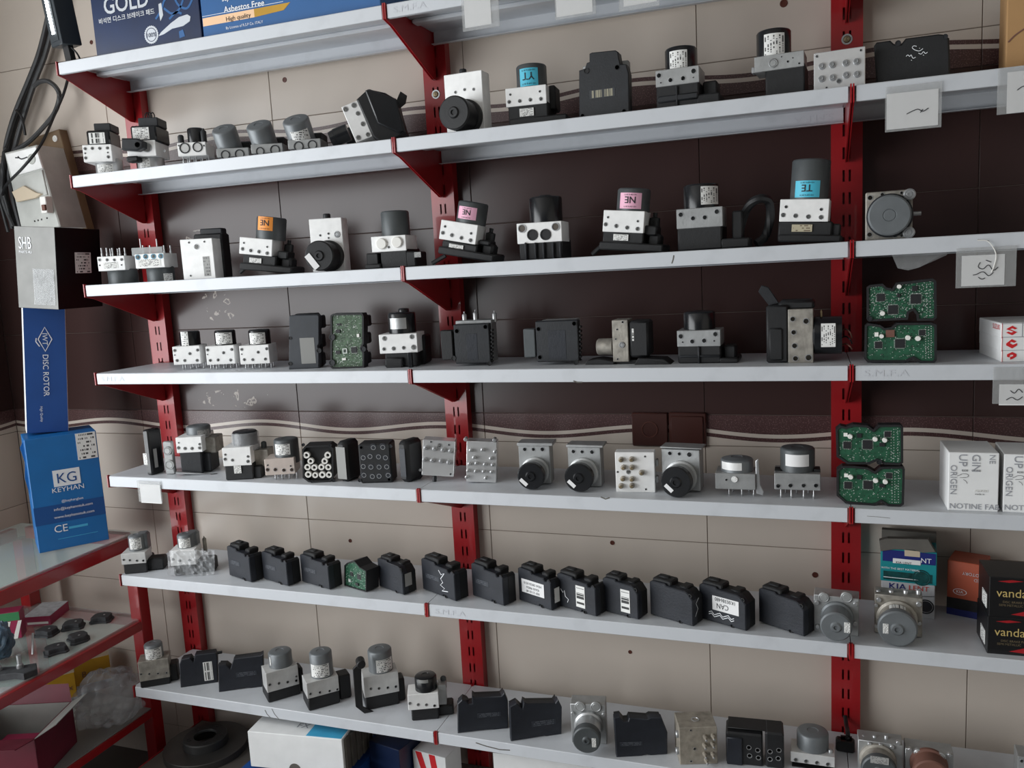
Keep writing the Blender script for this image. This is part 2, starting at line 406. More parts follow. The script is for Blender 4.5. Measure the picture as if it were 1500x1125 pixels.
# ------------------------------------------------------------------ a thing read off the photograph, standing on a shelf
SZ = {1: 2.23, 2: 1.93, 3: 1.63, 4: 1.38, 5: 1.08, 6: 0.78, 7: 0.43}
SH_D = 0.291; LIP = 0.031
CROP = {a+str(i+1): (x, y) for a, y in (('A', 0), ('B', 250), ('C', 550), ('D', 825)) for i, x in enumerate((0, 350, 700, 1100))}
CROP['P'] = (0, 0)
class U:
    """local frame: x right along the thing's front, y back into it, z up. Sizes come from pixels met with the thing's own front
    plane, whose distance is fixed by the shelf it stands on."""
    def __init__(s, name, label, cat, S, cr, ub, vb=None, Y=None, a=15, yaw=None, roll=0, pitch=0, group=None, z=None, hang=False):
        s.ox, s.oy = CROP[cr]; s.k = 1.0 if cr == 'P' else 3.75
        s.zs = z if z is not None else SZ[S]; s.hang = hang
        u = s.ox+ub/s.k
        if Y is not None:
            lo, hi = -3.0, 3.0
            for _ in range(50):
                m = (lo+hi)/2
                if proj((m, Y, s.zs))[0] < u: lo = m
                else: hi = m
            P = Vector((lo, Y, s.zs))
        else: P = atZ(u, s.oy+vb/s.k, s.zs)
        th = math.atan2(CAM.x-P.x, P.y-CAM.y)
        yw = th-math.radians(a) if yaw is None else math.radians(yaw)
        s.M = Matrix.Rotation(yw, 3, 'Z') @ Matrix.Rotation(math.radians(pitch), 3, 'X') @ Matrix.Rotation(math.radians(roll), 3, 'Y')
        s.P = P; s.n = s.M.col[1].copy(); s.px = (P-CAM).dot(fwd)/FPX/s.k        # metres per crop pixel
        s.root = bpy.data.objects.new(name, None); COL.objects.link(s.root); s.root.empty_display_size = 0.02
        s.root.matrix_world = Matrix.Translation(P) @ s.M.to_4x4()
        tag(s.root, label, cat, group); s.parts = []; s.tilt = bool(roll or pitch); s.last = None
    def L(s, u, v, y=0.0):
        d = ray(s.ox+u/s.k, s.oy+v/s.k); q = s.P + s.n*y
        w_ = CAM + d*((q-CAM).dot(s.n)/d.dot(s.n)); l = s.M.transposed() @ (w_-s.P); return l.x, l.z
    def add(s, name, vf, m, par=None, smooth=40):
        o = obj(name, vf, m, par or s.root, smooth); s.parts.append(o); s.last = o; return o
    def rect(s, R, y, g):
        x0, z1 = s.L(R[0], R[1], y); x1, z0 = s.L(R[2], R[3], y)
        if g: z0 = 0.0
        elif not s.tilt and not s.hang: z0 = max(z0, 0.0005); z1 = max(z1, z0+0.002)
        return min(x0, x1), max(x0, x1), min(z0, z1), max(z0, z1)
    def box(s, name, m, R, y0, y1, g=0, b=0.0012, par=None):
        x0, x1, z0, z1 = s.rect(R, y0, g); return s.add(name, chbox(x0, x1, y0, y1, z0, z1, b), m, par)
    def poly(s, name, m, pts, y0, y1, g=0, b=0.0012, par=None):
        q = [s.L(u, v, y0) for u, v in pts]
        if not s.tilt and not s.hang: q = [(x, max(z, 0)) for x, z in q]
        return s.add(name, prism(q, y0, y1, b), m, par)
    def vcyl(s, name, m, R, y, g=0, tilt=0, lean=0, par=None, dome=0.0, step=None, r=None, zb=None):
        x0, x1, z0, z1 = s.rect(R, y, g)
        if zb is not None: z0 = zb; z1 = max(z1, z0+.025)
        r = r or (x1-x0)/2; h = z1-z0; b = min(0.004, h*.2)
        pr = [(0, 0), (r, 0), (r, h-b), (r-b*.6, h-b*.2), (r-b*1.2, h), (r*.36, h+dome), (r*.33, h+dome-0.001), (0, h+dome-0.001)]
        if step: pr = [(0, 0), (r*step, 0), (r*step, h*.25), (r, h*.3)] + pr[2:]
        Mx = Matrix.Translation(((x0+x1)/2, y, z0)) @ Matrix.Rotation(math.radians(tilt), 4, 'X') @ Matrix.Rotation(math.radians(lean), 4, 'Y')
        o = s.add(name, lathe(pr, 36, Mx), m, par); s.cyl = ((x0+x1)/2, y, r, Mx); s.cz = z0; return o
    def fcyl(s, name, m, C, y0, y1, par=None, ring=0, m2=None):
        x, z = s.L(C[0], C[1], y0); r = C[2]*s.px; h = y1-y0; b = min(0.003, h*.2, r*.2)
        pr = [(0, h), (r, h), (r, b), (r-b, 0)]
        if ring: pr += [(r*ring+.0012, 0), (r*ring, 0.0012), (r*ring-.0012, 0), (0, 0)]
        else: pr += [(0, 0)]
        Mx = Matrix.Translation((x, y0, z)) @ Matrix.Rotation(math.radians(-90), 4, 'X')
        return s.add(name, lathe(pr, 32 if r > .012 else 16, Mx), m, par)
    def hcyl(s, name, m, R, y, par=None, taper=1.0):
        x0, x1, z0, z1 = s.rect(R, y, 0); r = (z1-z0)/2; Mx = Matrix.Translation((x0, y, (z0+z1)/2)) @ Matrix.Rotation(math.radians(90), 4, 'Y')
        h = x1-x0; b = min(.004, h*.2)
        return s.add(name, lathe([(0, 0.001), (r*.3, 0.001), (r*.33, 0), (r*taper-b, 0), (r*taper, b), (r, h), (0, h)], 32, Mx), m, par)
    def ports(s, L, y=0.0, m='steel', inner='hole', par=None, name='port'):
        """ringed openings: bored into the part's flat front where it has one, else a small cup standing on it"""
        par = par or s.last
        for (u, v, r) in L:
            x, z = s.L(u, v, y); r = r*s.px; Mx = Matrix.Translation((x, y, z)) @ Matrix.Rotation(math.radians(90), 4, 'X')
            ok = False
            if inner == 'hole' and par.type == 'MESH':
                ok = bore(par, x, z, r*.80, y)
                if not ok and 'front' in BORED.get(par.name, {}):              # a hole read too near the rim moves in until it fits
                    P = BORED[par.name]['front']; e = r*.9+.0006; xs = [p[0] for p in P]; zs = [p[1] for p in P]
                    nx, nz = min(max(x, min(xs)+e), max(xs)-e), min(max(z, min(zs)+e), max(zs)-e)
                    if math.hypot(nx-x, nz-z) < r*1.6 and bore(par, nx, nz, r*.80, y): x, z, ok = nx, nz, True; Mx = Matrix.Translation((x, y, z)) @ Matrix.Rotation(math.radians(90), 4, 'X')
            if ok:
                s.add(name, lathe([(r, -.002), (r, .0007), (r*.80, .0007), (r*.80, -.004)], 16, Mx), m, par); continue
            a = lathe([(r, -.002), (r, .0016), (r*.80, .0016), (r*.80, .0002)], 16, Mx); c = lathe([(r*.80, .0002), (0, .0002)], 16, Mx)
            s.add(name, [a, c], [m, m if inner == 'hole' else inner], par)
    def studs(s, L, y=0.0, r=9, ln=0.012, m='steel', m2='steel', par=None):
        par = par or s.last
        for (u, v) in L:
            x, z = s.L(u, v, y-ln*.5); q = r*s.px; Mx = Matrix.Translation((x, y+.001, z)) @ Matrix.Rotation(math.radians(90), 4, 'X')
            s.add('stud', [lathe([(q, 0), (q, ln*.45), (q*.6, ln*.5), (q*.55, ln*.9)], 12, Mx), lathe([(q*.55, ln*.9), (q*.4, ln), (0, ln)], 12, Mx)], [m, m2], par)
    def pins(s, us, v0, v1, y=0.02, r=4.5, m='steel', g=1, dv=0.0):
        for i, u in enumerate(us):
            x, za = s.L(u, v0+dv*i, y); _, zb = s.L(u, v1+dv*i, y); zt, zz = max(za, zb), min(za, zb)
            if g: zz = 0.0
            q = r*s.px; h = max(zt-zz, .004); zt += .004
            s.add('pin', lathe([(0, 0), (q*.7, 0), (q, h*.2), (q, h*.45), (q*.75, h*.5), (q*.75, h+.004), (0, h+.004)], 10, Matrix.Translation((x, y, zz))), m)
    def lab(s, R, y=-0.0006, m='print', par=None, name='label', t=0.0006):
        x0, x1, z0, z1 = s.rect(R, y, 0); return s.add(name, chbox(x0, x1, y, y+t, z0, z1, .0002), m, par or s.last)
    def clab(s, R, m='print', par=None, name='label', txt=None, th=None, rot=180, tmat='ink'):
        """a label wrapped on the upright cylinder made last"""
        cx, cy, r, Mx = s.cyl; x0, x1, z0, z1 = s.rect(R, cy-r*.9, 0); par = par or s.last
        f = lambda x: math.asin(max(-.97, min(.97, (x-cx)/r)))
        a0, a1 = f(x0), f(x1); V = []; F = []; n = 8; q = r+.0006
        for i in range(n+1):
            a = a0+(a1-a0)*i/n
            for zz in (z0, z1): V.append((cx+q*math.sin(a), cy-q*math.cos(a), zz))
        for i in range(n): F.append([2*i, 2*i+2, 2*i+3, 2*i+1])
        V = [tuple(Mx @ (Vector(p)-Vector((cx, cy, s.cz)))) for p in V]
        o = s.add(name, (V, F), m, par)
        if txt:
            tv, tf = text_vf(txt, .01); H = (z1-z0)*(th or .42); am = (a0+a1)/2; zm = (z0+z1)/2+(z1-z0)*.05; sg = -1 if rot == 180 else 1; q += .0006
            s.add('lettering', ([(cx+q*math.sin(am+sg*x*H/q), cy-q*math.cos(am+sg*x*H/q), zm+sg*z*H) for x, z in tv], tf), tmat, o, 0)
            for zc in (z1-(z1-z0)*.12, z0+(z1-z0)*.13):
                tv, tf = text_vf('HD ESP 8 30 71'); H2 = (z1-z0)*.09
                s.add('small_print', ([(cx+q*math.sin(am+sg*x*H2/q), cy-q*math.cos(am+sg*x*H2/q), zc+sg*z*H2) for x, z in tv], tf), tmat, o, 0)
        return o
    def txt(s, st, u, v, h, y=-0.0012, m='ink', rot=0, par=None, bold=0.0, sx=1.0, name='lettering'):
        x, z = s.L(u, v, y); H = h*s.px; tv, tf = text_vf(st, bold); c, n = math.cos(math.radians(rot)), math.sin(math.radians(rot))
        return s.add(name, ([(x+H*(a*sx*c-b*n), y, z+H*(a*sx*n+b*c)) for a, b in tv], tf), m, par or s.last, 0)
    def stroke(s, lines, wd=3, y=-0.0012, m='ink', par=None, name='handwriting', sm=True):
        P = []
        for ln in lines:
            q = [Vector(s.L(u, v, y)) for u, v in ln]
            P.append(ribbon([Vector((p.x, p.y)) for p in smooth_pts([(p.x, p.y, 0) for p in q], 4)] if sm and len(q) > 2 else q, wd*s.px, y))
        return s.add(name, P, m, par or s.last, 0)
    def tubepx(s, name, m, pts, r, par=None):
        """pts: (u, v, y); r in crop pixels"""
        P = []
        for u, v, y in pts: x, z = s.L(u, v, y); P.append((x, y, z))
        return s.add(name, tube(smooth_pts(P, 5), r*s.px), m, par)
    def done(s, settle=True):
        for o in s.parts: drill(o)
        if settle and not s.hang:
            R = s.M; zm = min((R @ v.co).z for o in s.parts for v in o.data.vertices)
            s.root.location.z += (s.zs-s.P.z)-zm
        return s.root
# ================================================================== the room
def struct(name, vf, m, smooth=0): return tag(obj(name, vf, m, None, smooth), kind='structure')
XL, XR = -1.69, 2.75
struct('floor', chbox(XL-.1, XR+.1, -5.2, .1, -.1, 0, 0), 'concrete')
struct('ceiling', chbox(XL-.1, XR+.1, -5.2, .1, 2.95, 3.05, 0), 'plaster')
wb = struct('wall_back', [chbox(XL-.1, XR+.1, .0025, .1, 0, 1.18, 0), chbox(XL-.1, XR+.1, .0025, .1, 1.18, 2.03, 0), chbox(XL-.1, XR+.1, .0025, .1, 2.03, 2.95, 0)], ['grout', 'grout_dark', 'grout'])
wl = struct('wall_left', [chbox(XL-.1, XL-.0025, -.56, 0, 0, 1.18, 0), chbox(XL-.1, XL-.0025, -.56, 0, 1.18, 2.03, 0), chbox(XL-.1, XL-.0025, -.56, 0, 2.03, 2.95, 0)], ['grout', 'grout_dark', 'grout'])
struct('wall_right', chbox(XR, XR+.1, -5.2, 0, 0, 2.95, 0), 'plaster')
ROWS = [(0.0, .12), (.12, .375), (.375, .63), (.63, .886), (.886, 1.142), (1.142, 1.222), (1.222, 1.478), (1.478, 1.733), (1.733, 1.99), (1.99, 2.07), (2.07, 2.33), (2.33, 2.585), (2.585, 2.84), (2.84, 2.95)]
def row_mat(z): return 'border_low' if z == 1.142 else 'border_high' if z == 1.99 else 'tile_brown' if 1.2 < z < 1.99 else 'tile_cream'
tm = {}
def tiles(parent, a0, edges, place):
    for z0, z1 in ROWS:
        for e0, e1 in zip(edges, edges[1:]):
            k = (round(e1-e0, 3), round(z1-z0, 3), row_mat(z0), place)
            if k not in tm:
                g = .0009; wd = e1-e0; vf = chbox(g, wd-g, 0, .006, g, z1-z0-g, .0008) if place == 'back' else chbox(-.006, 0, g, wd-g, g, z1-z0-g, .0008)
                o = obj('tile', vf, row_mat(z0), parent, 0); tm[k] = o.data
            else: o = bpy.data.objects.new('tile', tm[k]); COL.objects.link(o); o.parent = parent
            o.location = (e0, 0, z0) if place == 'back' else (XL, e0, z0)
tiles(wb, 0, [XL, -1.13, -.53, .07, .67, 1.27, 1.87, 2.47, XR], 'back')
tiles(wl, 0, [-.56, 0.0], 'left')
for u, v, r in ((417, 117, 3), (134, 62, 2.6), (513, 792, 2.4), (1148, 5, 3.6), (1194, 842, 3), (897, 795, 2.6), (923, 955, 2.2)):
    p = atY(u, v, 0); q = r*.0019
    obj('wall_plug', lathe([(q*1.3, .0), (q*1.25, .0012), (q*.8, .0012), (q*.7, .0004), (0, .0004)], 12, Matrix.Translation((p.x, 0, p.z)) @ Matrix.Rotation(math.pi/2, 4, 'X')), 'socketin', wb)
# ================================================================== uprights and shelves
def upright(x, label):
    z0, z1 = 0.0, 2.6; w2 = .033; dp = .03
    root = bpy.data.objects.new('shelf_upright', None); COL.objects.link(root); root.location = (x, 0, 0); tag(root, label, 'upright', 'red slotted uprights on the tiled wall')
    xs = [-w2, -.0088, -.0042, .0042, .0088, w2]; zs = [z0]
    n0 = int((z0+.05-SZ[4])/.05); z = SZ[4]-.05*27+.0
    while z < z1-.03:
        if z > z0+.03: zs += [z-.013, z+.013]
        z += .05
    zs.append(z1); V = []; F = []
    for zz in zs:
        for xx in xs: V.append((xx, -dp, zz))
    for i in range(len(zs)-1):
        for j in range(5):
            if i % 2 == 1 and j in (1, 3): continue
            a = i*6+j; F.append([a, a+1, a+7, a+6])
    for sx in (-1, 1):                                    # the two flanges of the channel
        b = len(V); V += [(sx*w2, -dp, z0), (sx*w2, -.0005, z0), (sx*w2, -.0005, z1), (sx*w2, -dp, z1)]; F.append([b, b+1, b+2, b+3])
        b = len(V); V += [(sx*(w2-.0025), -dp+.0015, z0), (sx*(w2-.0025), -.0005, z0), (sx*(w2-.0025), -.0005, z1), (sx*(w2-.0025), -dp+.0015, z1)]; F.append([b, b+1, b+2, b+3])
    obj('channel', (V, F), 'red', root, 0)
    obj('inner_wall', chbox(-w2+.003, w2-.003, -.006, -.001, z0, z1, 0), 'red', root, 0)
    for zz in (2.075,):
        Mx = Matrix.Translation((0, -dp, zz)) @ Matrix.Rotation(math.pi/2, 4, 'X')
        obj('mounting_screw', [lathe([(.0115, 0), (.0115, .0012), (.008, .0012)], 20, Mx), lathe([(.0075, .001), (.006, .004), (.002, .0045), (0, .003)], 16, Mx)], ['steel', 'brass'], root)
for x, l in ((-1, 'red slotted upright at the free end of the shelves beside stacked boxes'), (0, 'red slotted upright joining the first and second shelf bays'), (1, 'red slotted upright passing behind the stacked green circuit boards'), (2, 'red slotted upright closing the bay of boxed goods')):
    upright(x, l)
SHN = {1: 'topmost', 2: 'second highest', 3: 'third highest', 4: 'middle', 5: 'third lowest', 6: 'second lowest', 7: 'lowest'}
BAY = ['in the bay beside the stacked cartons', 'in the bay between two joints', 'in the bay holding boxed goods']
def shelf(S, bay):
    x0 = bay-1.0; x1 = x0+1.0; z = SZ[S]; D = SH_D; root = bpy.data.objects.new('wall_shelf', None); COL.objects.link(root)
    root.location = (x0+.5, 0, z); tag(root, f'white steel shelf on red brackets, {SHN[S]} {BAY[bay]}', 'shelf', 'white steel wall shelves')
    h = .4925; t = .0012
    prof = [(-D+.010, -LIP), (-D+.001, -LIP), (-D, -LIP+.001), (-D, -.0015), (-D+.0015, 0), (-.036, 0), (-.035, -.001), (-.035, -.034), (-.040, -.036), (-.055, -.036)]
    inn = [(-D+.010, -LIP+t), (-D+t+.001, -LIP+t), (-D+t, -LIP+t+.001), (-D+t, -.002), (-D+t+.001, -t), (-.038, -t), (-.0365, -.003), (-.0365, -.033), (-.041, -.0348), (-.055, -.0348)]
    n = len(prof); V = [(sx*h, y, zz) for sx in (-1, 1) for (y, zz) in prof+inn[::-1]]; m = 2*n
    F = [[i, (i+1) % m, m+(i+1) % m, m+i] for i in range(m)]
    for k in range(n-1):
        for o_ in (0, m): F.append([o_+k, o_+k+1, o_+m-2-k, o_+m-1-k])
    obj('panel', (V, F), 'white', root, 30)
    obj('stiffener', chbox(-h, h, -.165, -.135, -.012, -t, .003), 'white', root, 0)
    for sx in (-1, 1): obj('panel_edge', chbox(min(sx*.491, sx*.4992), max(sx*.491, sx*.4992), -D+.006, -.036, -.0012, -.0001, 0), 'white', root, 0)
    for sx in (-1, 1):
        P = [(-D-.003, .003), (-D-.003, -.033), (-D+.03, -.040), (-.045, -.120), (-.0302, -.120), (-.0302, .004), (-.05, -.002), (-D+.01, -.002), (-D+.004, .003)]
        xa = sx*.4990; xb = sx*.4962; V = [(xa, y, zz) for y, zz in P]+[(xb, y, zz) for y, zz in P]; k = len(P)
        F = [list(range(k)), list(range(2*k-1, k-1, -1))]+[[i, (i+1) % k, k+(i+1) % k, k+i] for i in range(k)]
        obj('bracket', (V, F), 'red', root, 0)
    if (S, bay) in ((1, 1), (4, 2), (6, 1), (4, 0)):
        tv, tf = text_vf('S.M.F.A'); H = .013
        obj('embossed_lettering', ([(-.455+a*H*1.5+.02, -D-.0006, -.0155+b*H) for a, b in tv], tf), 'emboss', root, 0)
    if (S, bay) == (2, 1):
        tv, tf = text_vf('S.M.F.A'); H = .013
        obj('embossed_lettering', ([(.43-a*H*1.5, -.0369, -.018-b*H) for a, b in tv], tf), 'emboss', root, 0)
    return root
SHELF = {(S, bay): shelf(S, bay) for S in range(1, 8) for bay in range(3)}
for S, bay, pts, wd in ((7, 1, [(697, 1088), (712, 1093), (732, 1098), (747, 1099)], .0028), (3, 1, [(987, 374), (986, 380), (984, 386)], .0025), (5, 2, [(1270, 756), (1285, 757), (1304, 759)], .0008), (3, 2, [(1432, 351), (1440, 351.5), (1449, 353)], .0009), (7, 0, [(388, 1040), (391, 1046), (396, 1051)], .0022), (7, 0, [(398, 1038), (402, 1046), (409, 1054)], .0018), (5, 1, [(880, 728), (887, 731), (893, 729)], .003), (4, 1, [(840, 558), (846, 560), (853, 560)], .003)):
    r_ = SHELF[S, bay]; L_ = [atY(u, v, -SH_D-.0004)-r_.location for u, v in pts]
    obj('scuff', ribbon([Vector((q.x, q.z)) for q in L_], wd, L_[0].y), 'flap', r_, 0)
if True:                                               # scratch marks and the base shelf under the lowest one
    b8 = bpy.data.objects.new('base_shelf', None); COL.objects.link(b8); b8.location = (-.5, 0, .18); tag(b8, 'dark bottom shelf carrying the brake disc and cartons', 'shelf')
    obj('panel', chbox(-.4925, 1.49, -.36, -.035, -.03, 0, .002), 'dark_panel', b8)
    for sx in (-.498, .5, 1.498): obj('bracket', chbox(sx-.002, sx+.002, -.355, -.031, -.12, -.001, .001), 'red', b8)
# wall socket with blank plate
sk = bpy.data.objects.new('wall_socket', None); COL.objects.link(sk); sk.location = (.531, 0, 1.184); tag(sk, 'dark brown double wall plate with one round power socket above the shelf', 'socket')
pl = obj('socket_plate', chbox(-.0465, .0465, -.010, -.0002, -.0445, .0435, .003), 'socket', sk)
Mx = Matrix.Translation((0, -.010, 0)) @ Matrix.Rotation(math.pi/2, 4, 'X')
obj('socket_cup', lathe([(.021, 0), (.021, .002), (.019, .002), (.0185, -.006), (0, -.006)], 28, Mx), 'socketin', pl)
for sx in (-.0085, .0085): obj('painted_pin_hole', lathe([(.0026, -.0055), (0, -.0055)], 10, Mx @ Matrix.Translation((sx, 0, 0))), 'black', pl)  # flat black discs paint the dark of the pin holes
obj('blank_plate', chbox(.049, .143, -.010, -.0002, -.0445, .0445, .003), 'socket', sk)
obj('rocker_cover', chbox(.054, .136, -.014, -.009, -.036, .036, .004), 'socket', sk)
# ================================================================== shorthand families
G2, G3, G4, G5, G6, G7 = ['brake pumps and modules on the %s shelf' % SHN[i] for i in range(2, 8)]
def tower(o, motor, block, ecu, holes=(), mm='gloss', bm='alu', em='black', bd=.075, my=None, label=None, lm='print', sticker=None, extra=(), g=1, pm='steel', dome=.001, ey=.0015):
    """pump motor standing on a drilled valve block over a plastic control housing"""
    my = my if my is not None else bd*.55
    if ecu:
        o.box('control_housing', em, ecu, ey, bd+.02, g=g, b=.003); e = o.last
    o.box('valve_block', bm, block, 0, bd, g=0 if ecu else g, b=.001)
    if holes: o.ports(holes, m=pm)
    for x in extra: o.box(x[0], x[1], x[2], x[3], x[4], g=x[5] if len(x) > 5 else 0, b=.003)
    zt = o.rect(block, 0, 0)[3]; q = o.rect(motor, my, 0); my = max(my, (q[1]-q[0])/2+.0015)
    o.vcyl('motor', mm, motor, my, dome=dome, zb=zt-.001)
    if label: o.clab(label, lm)
    if sticker: o.clab(sticker[0], sticker[1], txt=sticker[2], name='sticker')
def scribble(cx, cy, w, h, n=3):
    L = []
    for i in range(n):
        y = cy+(i-(n-1)/2)*h; x = cx+w*.5; ln = []
        while x > cx-w*.5: ln.append((x, y+random.uniform(-.3, .3)*h)); x -= random.uniform(.06, .13)*w
        L.append(ln); L.append([(cx+random.uniform(-.3, .3)*w, y-h*.45), (cx+random.uniform(-.3, .3)*w, y-h*.4)])
    return L
P_ = 'brake_pump'
# ------------------------------------------------------------------ second highest shelf
o = U(P_, 'upright pump with barcode label on its black housing, nearest the electric meter', 'brake pump', 2, 'A1', 545, Y=-.25, a=20, group=G2)
o.vcyl('motor', 'steel', (525, 880, 680, 960), .045, g=1); o.clab((530, 903, 625, 952), 'print')
o.box('valve_block', 'alu', (450, 797, 620, 885), 0, .085); o.ports([(468, 817, 9), (507, 815, 9), (548, 815, 9), (590, 813, 9), (468, 868, 9), (595, 862, 9), (592, 838, 5), (468, 842, 5)])
o.box('control_housing', 'gloss', (470, 717, 608, 797), 0, .085, b=.004); o.lab((485, 730, 580, 787), m='barcode')
o.box('connector', 'char', (512, 678, 608, 718), .012, .08, b=.002); o.done()
o = U(P_, 'upright pump with a grey plug clipped across its wide bore and wires on top', 'brake pump', 2, 'A1', 790, Y=-.25, a=22, group=G2)
o.vcyl('motor', 'steel', (755, 850, 905, 935), .05, g=1); o.clab((765, 872, 830, 930), 'print')
o.box('valve_block', 'alu', (692, 775, 860, 855), 0, .095); o.ports([(808, 810, 27)]); o.ports([(905, 830, 6)])
o.box('control_housing', 'gloss', (712, 692, 862, 775), 0, .095, b=.004); o.lab((724, 702, 822, 764), m='print')
o.box('connector', 'char', (755, 648, 868, 692), .015, .08, b=.002)
o.poly('clip_plug', 'char', [(665, 758), (750, 758), (785, 775), (785, 810), (750, 828), (665, 822)], -.028, -.001, b=.004); o.ports([(755, 795, 18)], y=-.028, m='black')
o.box('lower_plug', 'black', (690, 858, 760, 888), -.01, .02, b=.004)
for dx in (0, 14, 30): o.tubepx('wire', 'black', [(795+dx, 655, .03), (797+dx, 632, .03), (808+dx, 618, .04), (818+dx, 632, .05), (820+dx, 655, .05)], 3)
o.done()
o = U(P_, 'small pump on pins with two ringed bores and a black cap motor', 'brake pump', 2, 'A1', 1060, Y=-.26, a=18, group=G2)
o.pins([1005, 1040, 1075, 1110, 1145], 850, 905, y=.02); o.pins([1030, 1065, 1100, 1135], 850, 905, y=.05)
o.box('valve_block', 'alu', (972, 785, 1135, 852), 0, .07); b = o.last
o.ports([(1015, 814, 29), (1085, 808, 27)], inner='alu_mid', m='char'); o.ports([(978, 800, 5), (1120, 800, 5)], par=b)
o.vcyl('motor', 'gloss', (1028, 708, 1128, 785), .04); o.vcyl('terminal', 'char', (975, 742, 1012, 785), .03); o.vcyl('terminal', 'char', (1100, 715, 1138, 780), .02, dome=.004); o.done()
for cr, ub, mo, bl, rings, lb, lab_ in (
    ('A1', 1285, (1195, 690, 1340, 838), (1188, 832, 1372, 892), [(1240, 866, 25), (1318, 862, 26)], None, 'grey leaning motor pump beside the black cap pump on pins'),
    ('A2', 160, (72, 668, 222, 818), (65, 808, 245, 872), [(118, 846, 23), (200, 838, 27)], None, 'grey leaning motor pump between two of its own kind'),
    ('A2', 362, (272, 640, 428, 792), (268, 785, 452, 842), [(330, 820, 27), (405, 812, 26)], (300, 690, 395, 748), 'grey leaning motor pump with white motor label beside the tipped unit')):
    o = U(P_, lab_, 'brake pump', 2, cr, ub, Y=-.26, a=15, group=G2)
    o.box('valve_block', 'alu_dull', bl, 0, .07, g=1); o.ports(rings, inner='alu_dull', m='char')
    o.box('control_housing', 'black', (bl[2]-60, bl[1]-40, bl[2]+15, bl[3]-20), .05, .10, g=1, b=.004)
    o.vcyl('motor', 'grey', (mo[0], mo[1]+22, mo[2], mo[3]+10), .042, tilt=33, lean=-5, dome=.001)
    if lb: o.clab(lb, 'print')
    o.done()
o = U(P_, 'black and silver pump tipped over on its side with six hole plate', 'brake pump', 2, 'A2', 700, Y=-.22, a=8, roll=-19, group=G2)
o.box('valve_block', 'alu', (560, 562, 732, 722), 0, .08); o.ports([(582, 575, 15), (625, 540, 15), (652, 597, 13), (680, 655, 14), (655, 730, 14), (707, 713, 13)])
o.hcyl('motor', 'gloss', (520, 715, 650, 705), .04) if False else None
x0, z0 = o.L(600, 700, .04); x1, _ = o.L(505, 745, .04); r = 48*o.px
o.add('motor', lathe([(0, 0), (r, 0), (r, .035), (r*.92, .036), (r*.92, abs(x0-x1)*.8), (r*.85, abs(x0-x1)), (0, abs(x0-x1))], 32, Matrix.Translation((x0, .04, z0)) @ Matrix.Rotation(math.radians(-90), 4, 'Y')), 'gloss')
o.poly('control_housing', 'black', [(642, 520), (705, 462), (800, 482), (865, 520), (880, 585), (915, 700), (800, 775), (735, 725)], -.004, .09, b=.004); e = o.last
o.poly('cover', 'gloss', [(690, 470), (715, 462), (860, 515), (900, 690), (880, 705), (760, 650)], -.012, -.003, b=.003, par=e)
o.poly('bracket_tab', 'black', [(850, 555), (885, 475), (920, 498), (912, 540), (872, 572)], .02, .03)
o.box('connector', 'char', (560, 690, 640, 760), .085, .10); o.done()
o = U(P_, 'tall milled block pump with plain round black motor against the red upright', 'brake pump', 2, 'A2', 1240, Y=-.225, a=24, group=G2)
def disc_block(o, block, disc, holes, bd=.045, ln=.075, bm='alu', dm='black', hub=.28, barrel=None, nub=None, br=1.0):
    o.box('valve_block', bm, block, 0, bd, g=1, b=.0012); b = o.last
    if holes: o.ports(holes)
    x, z = o.L(disc[0], disc[1], -ln); r = disc[2]*o.px; Mx = Matrix.Translation((x, -ln, z)) @ Matrix.Rotation(math.radians(-90), 4, 'X')
    o.add('motor', [lathe([(0, ln), (r*1.06*br, ln), (r*1.06*br, ln*.86), (r*.93, ln*.82), (r*.93, ln*.3)], 40, Mx), lathe([(r*.93, ln*.32), (r, ln*.30), (r, .003), (r-.003, 0), (r*hub+.003, 0), (r*hub, -.004), (r*hub*.55, -.004), (r*hub*.5, -.001), (0, -.001)], 40, Mx)], [barrel or dm, dm]); o.ln = ln
    if nub: o.vcyl('bleed_nipple', 'char', nub, bd*.5, par=b)
disc_block(o, (1125, 422, 1352, 735), (1180, 626, 88), [(1190, 515, 9), (1240, 500, 9), (1290, 498, 9)], nub=(1212, 390, 1250, 412)); o.done()
o = U(P_, 'pump with bright cyan sticker on dark motor beside a flat black module', 'brake pump', 2, 'A3', 270, Y=-.235, a=14, group=G2)
tower(o, (212, 372, 380, 485), (150, 488, 378, 566), (165, 575, 388, 672), [(172, 560, 11), (230, 555, 11), (288, 548, 11), (346, 543, 11), (178, 520, 7), (340, 502, 7)], mm='greyd', sticker=((228, 380, 330, 468), 'cyan', 'YT'),
      extra=[('connector', 'black', (385, 470, 430, 600), .03, .08), ('base_flange', 'black', (170, 655, 490, 680), -.008, .10, 1)])
o.lab((228, 598, 308, 634), y=-.0012, m='print', par=o.root); o.done()
M_ = 'control_module'
o = U(M_, 'flat black control module standing on edge with a connector on top, between two motor pumps', 'control module', 2, 'A3', 700, Y=-.23, a=14, group=G2)
o.poly('cover', 'char', [(555, 388), (588, 375), (597, 345), (612, 340), (612, 295), (625, 288), (755, 275), (770, 285), (776, 325), (782, 352), (815, 352), (828, 400), (832, 625), (556, 655)], 0, .03, b=.002); c = o.last
o.ports([(597, 390, 15), (765, 370, 15), (575, 635, 11), (803, 610, 12)], m='black'); o.lab((612, 497, 754, 527), m='print_gold', par=c)
o.box('valve_block', 'alu_dull', (575, 365, 836, 630), .03, .05, g=1); o.done()
o = U(P_, 'pump with black labelled motor over silver four hole block and ribbed black base', 'brake pump', 2, 'A3', 1110, Y=-.235, a=10, group=G2)
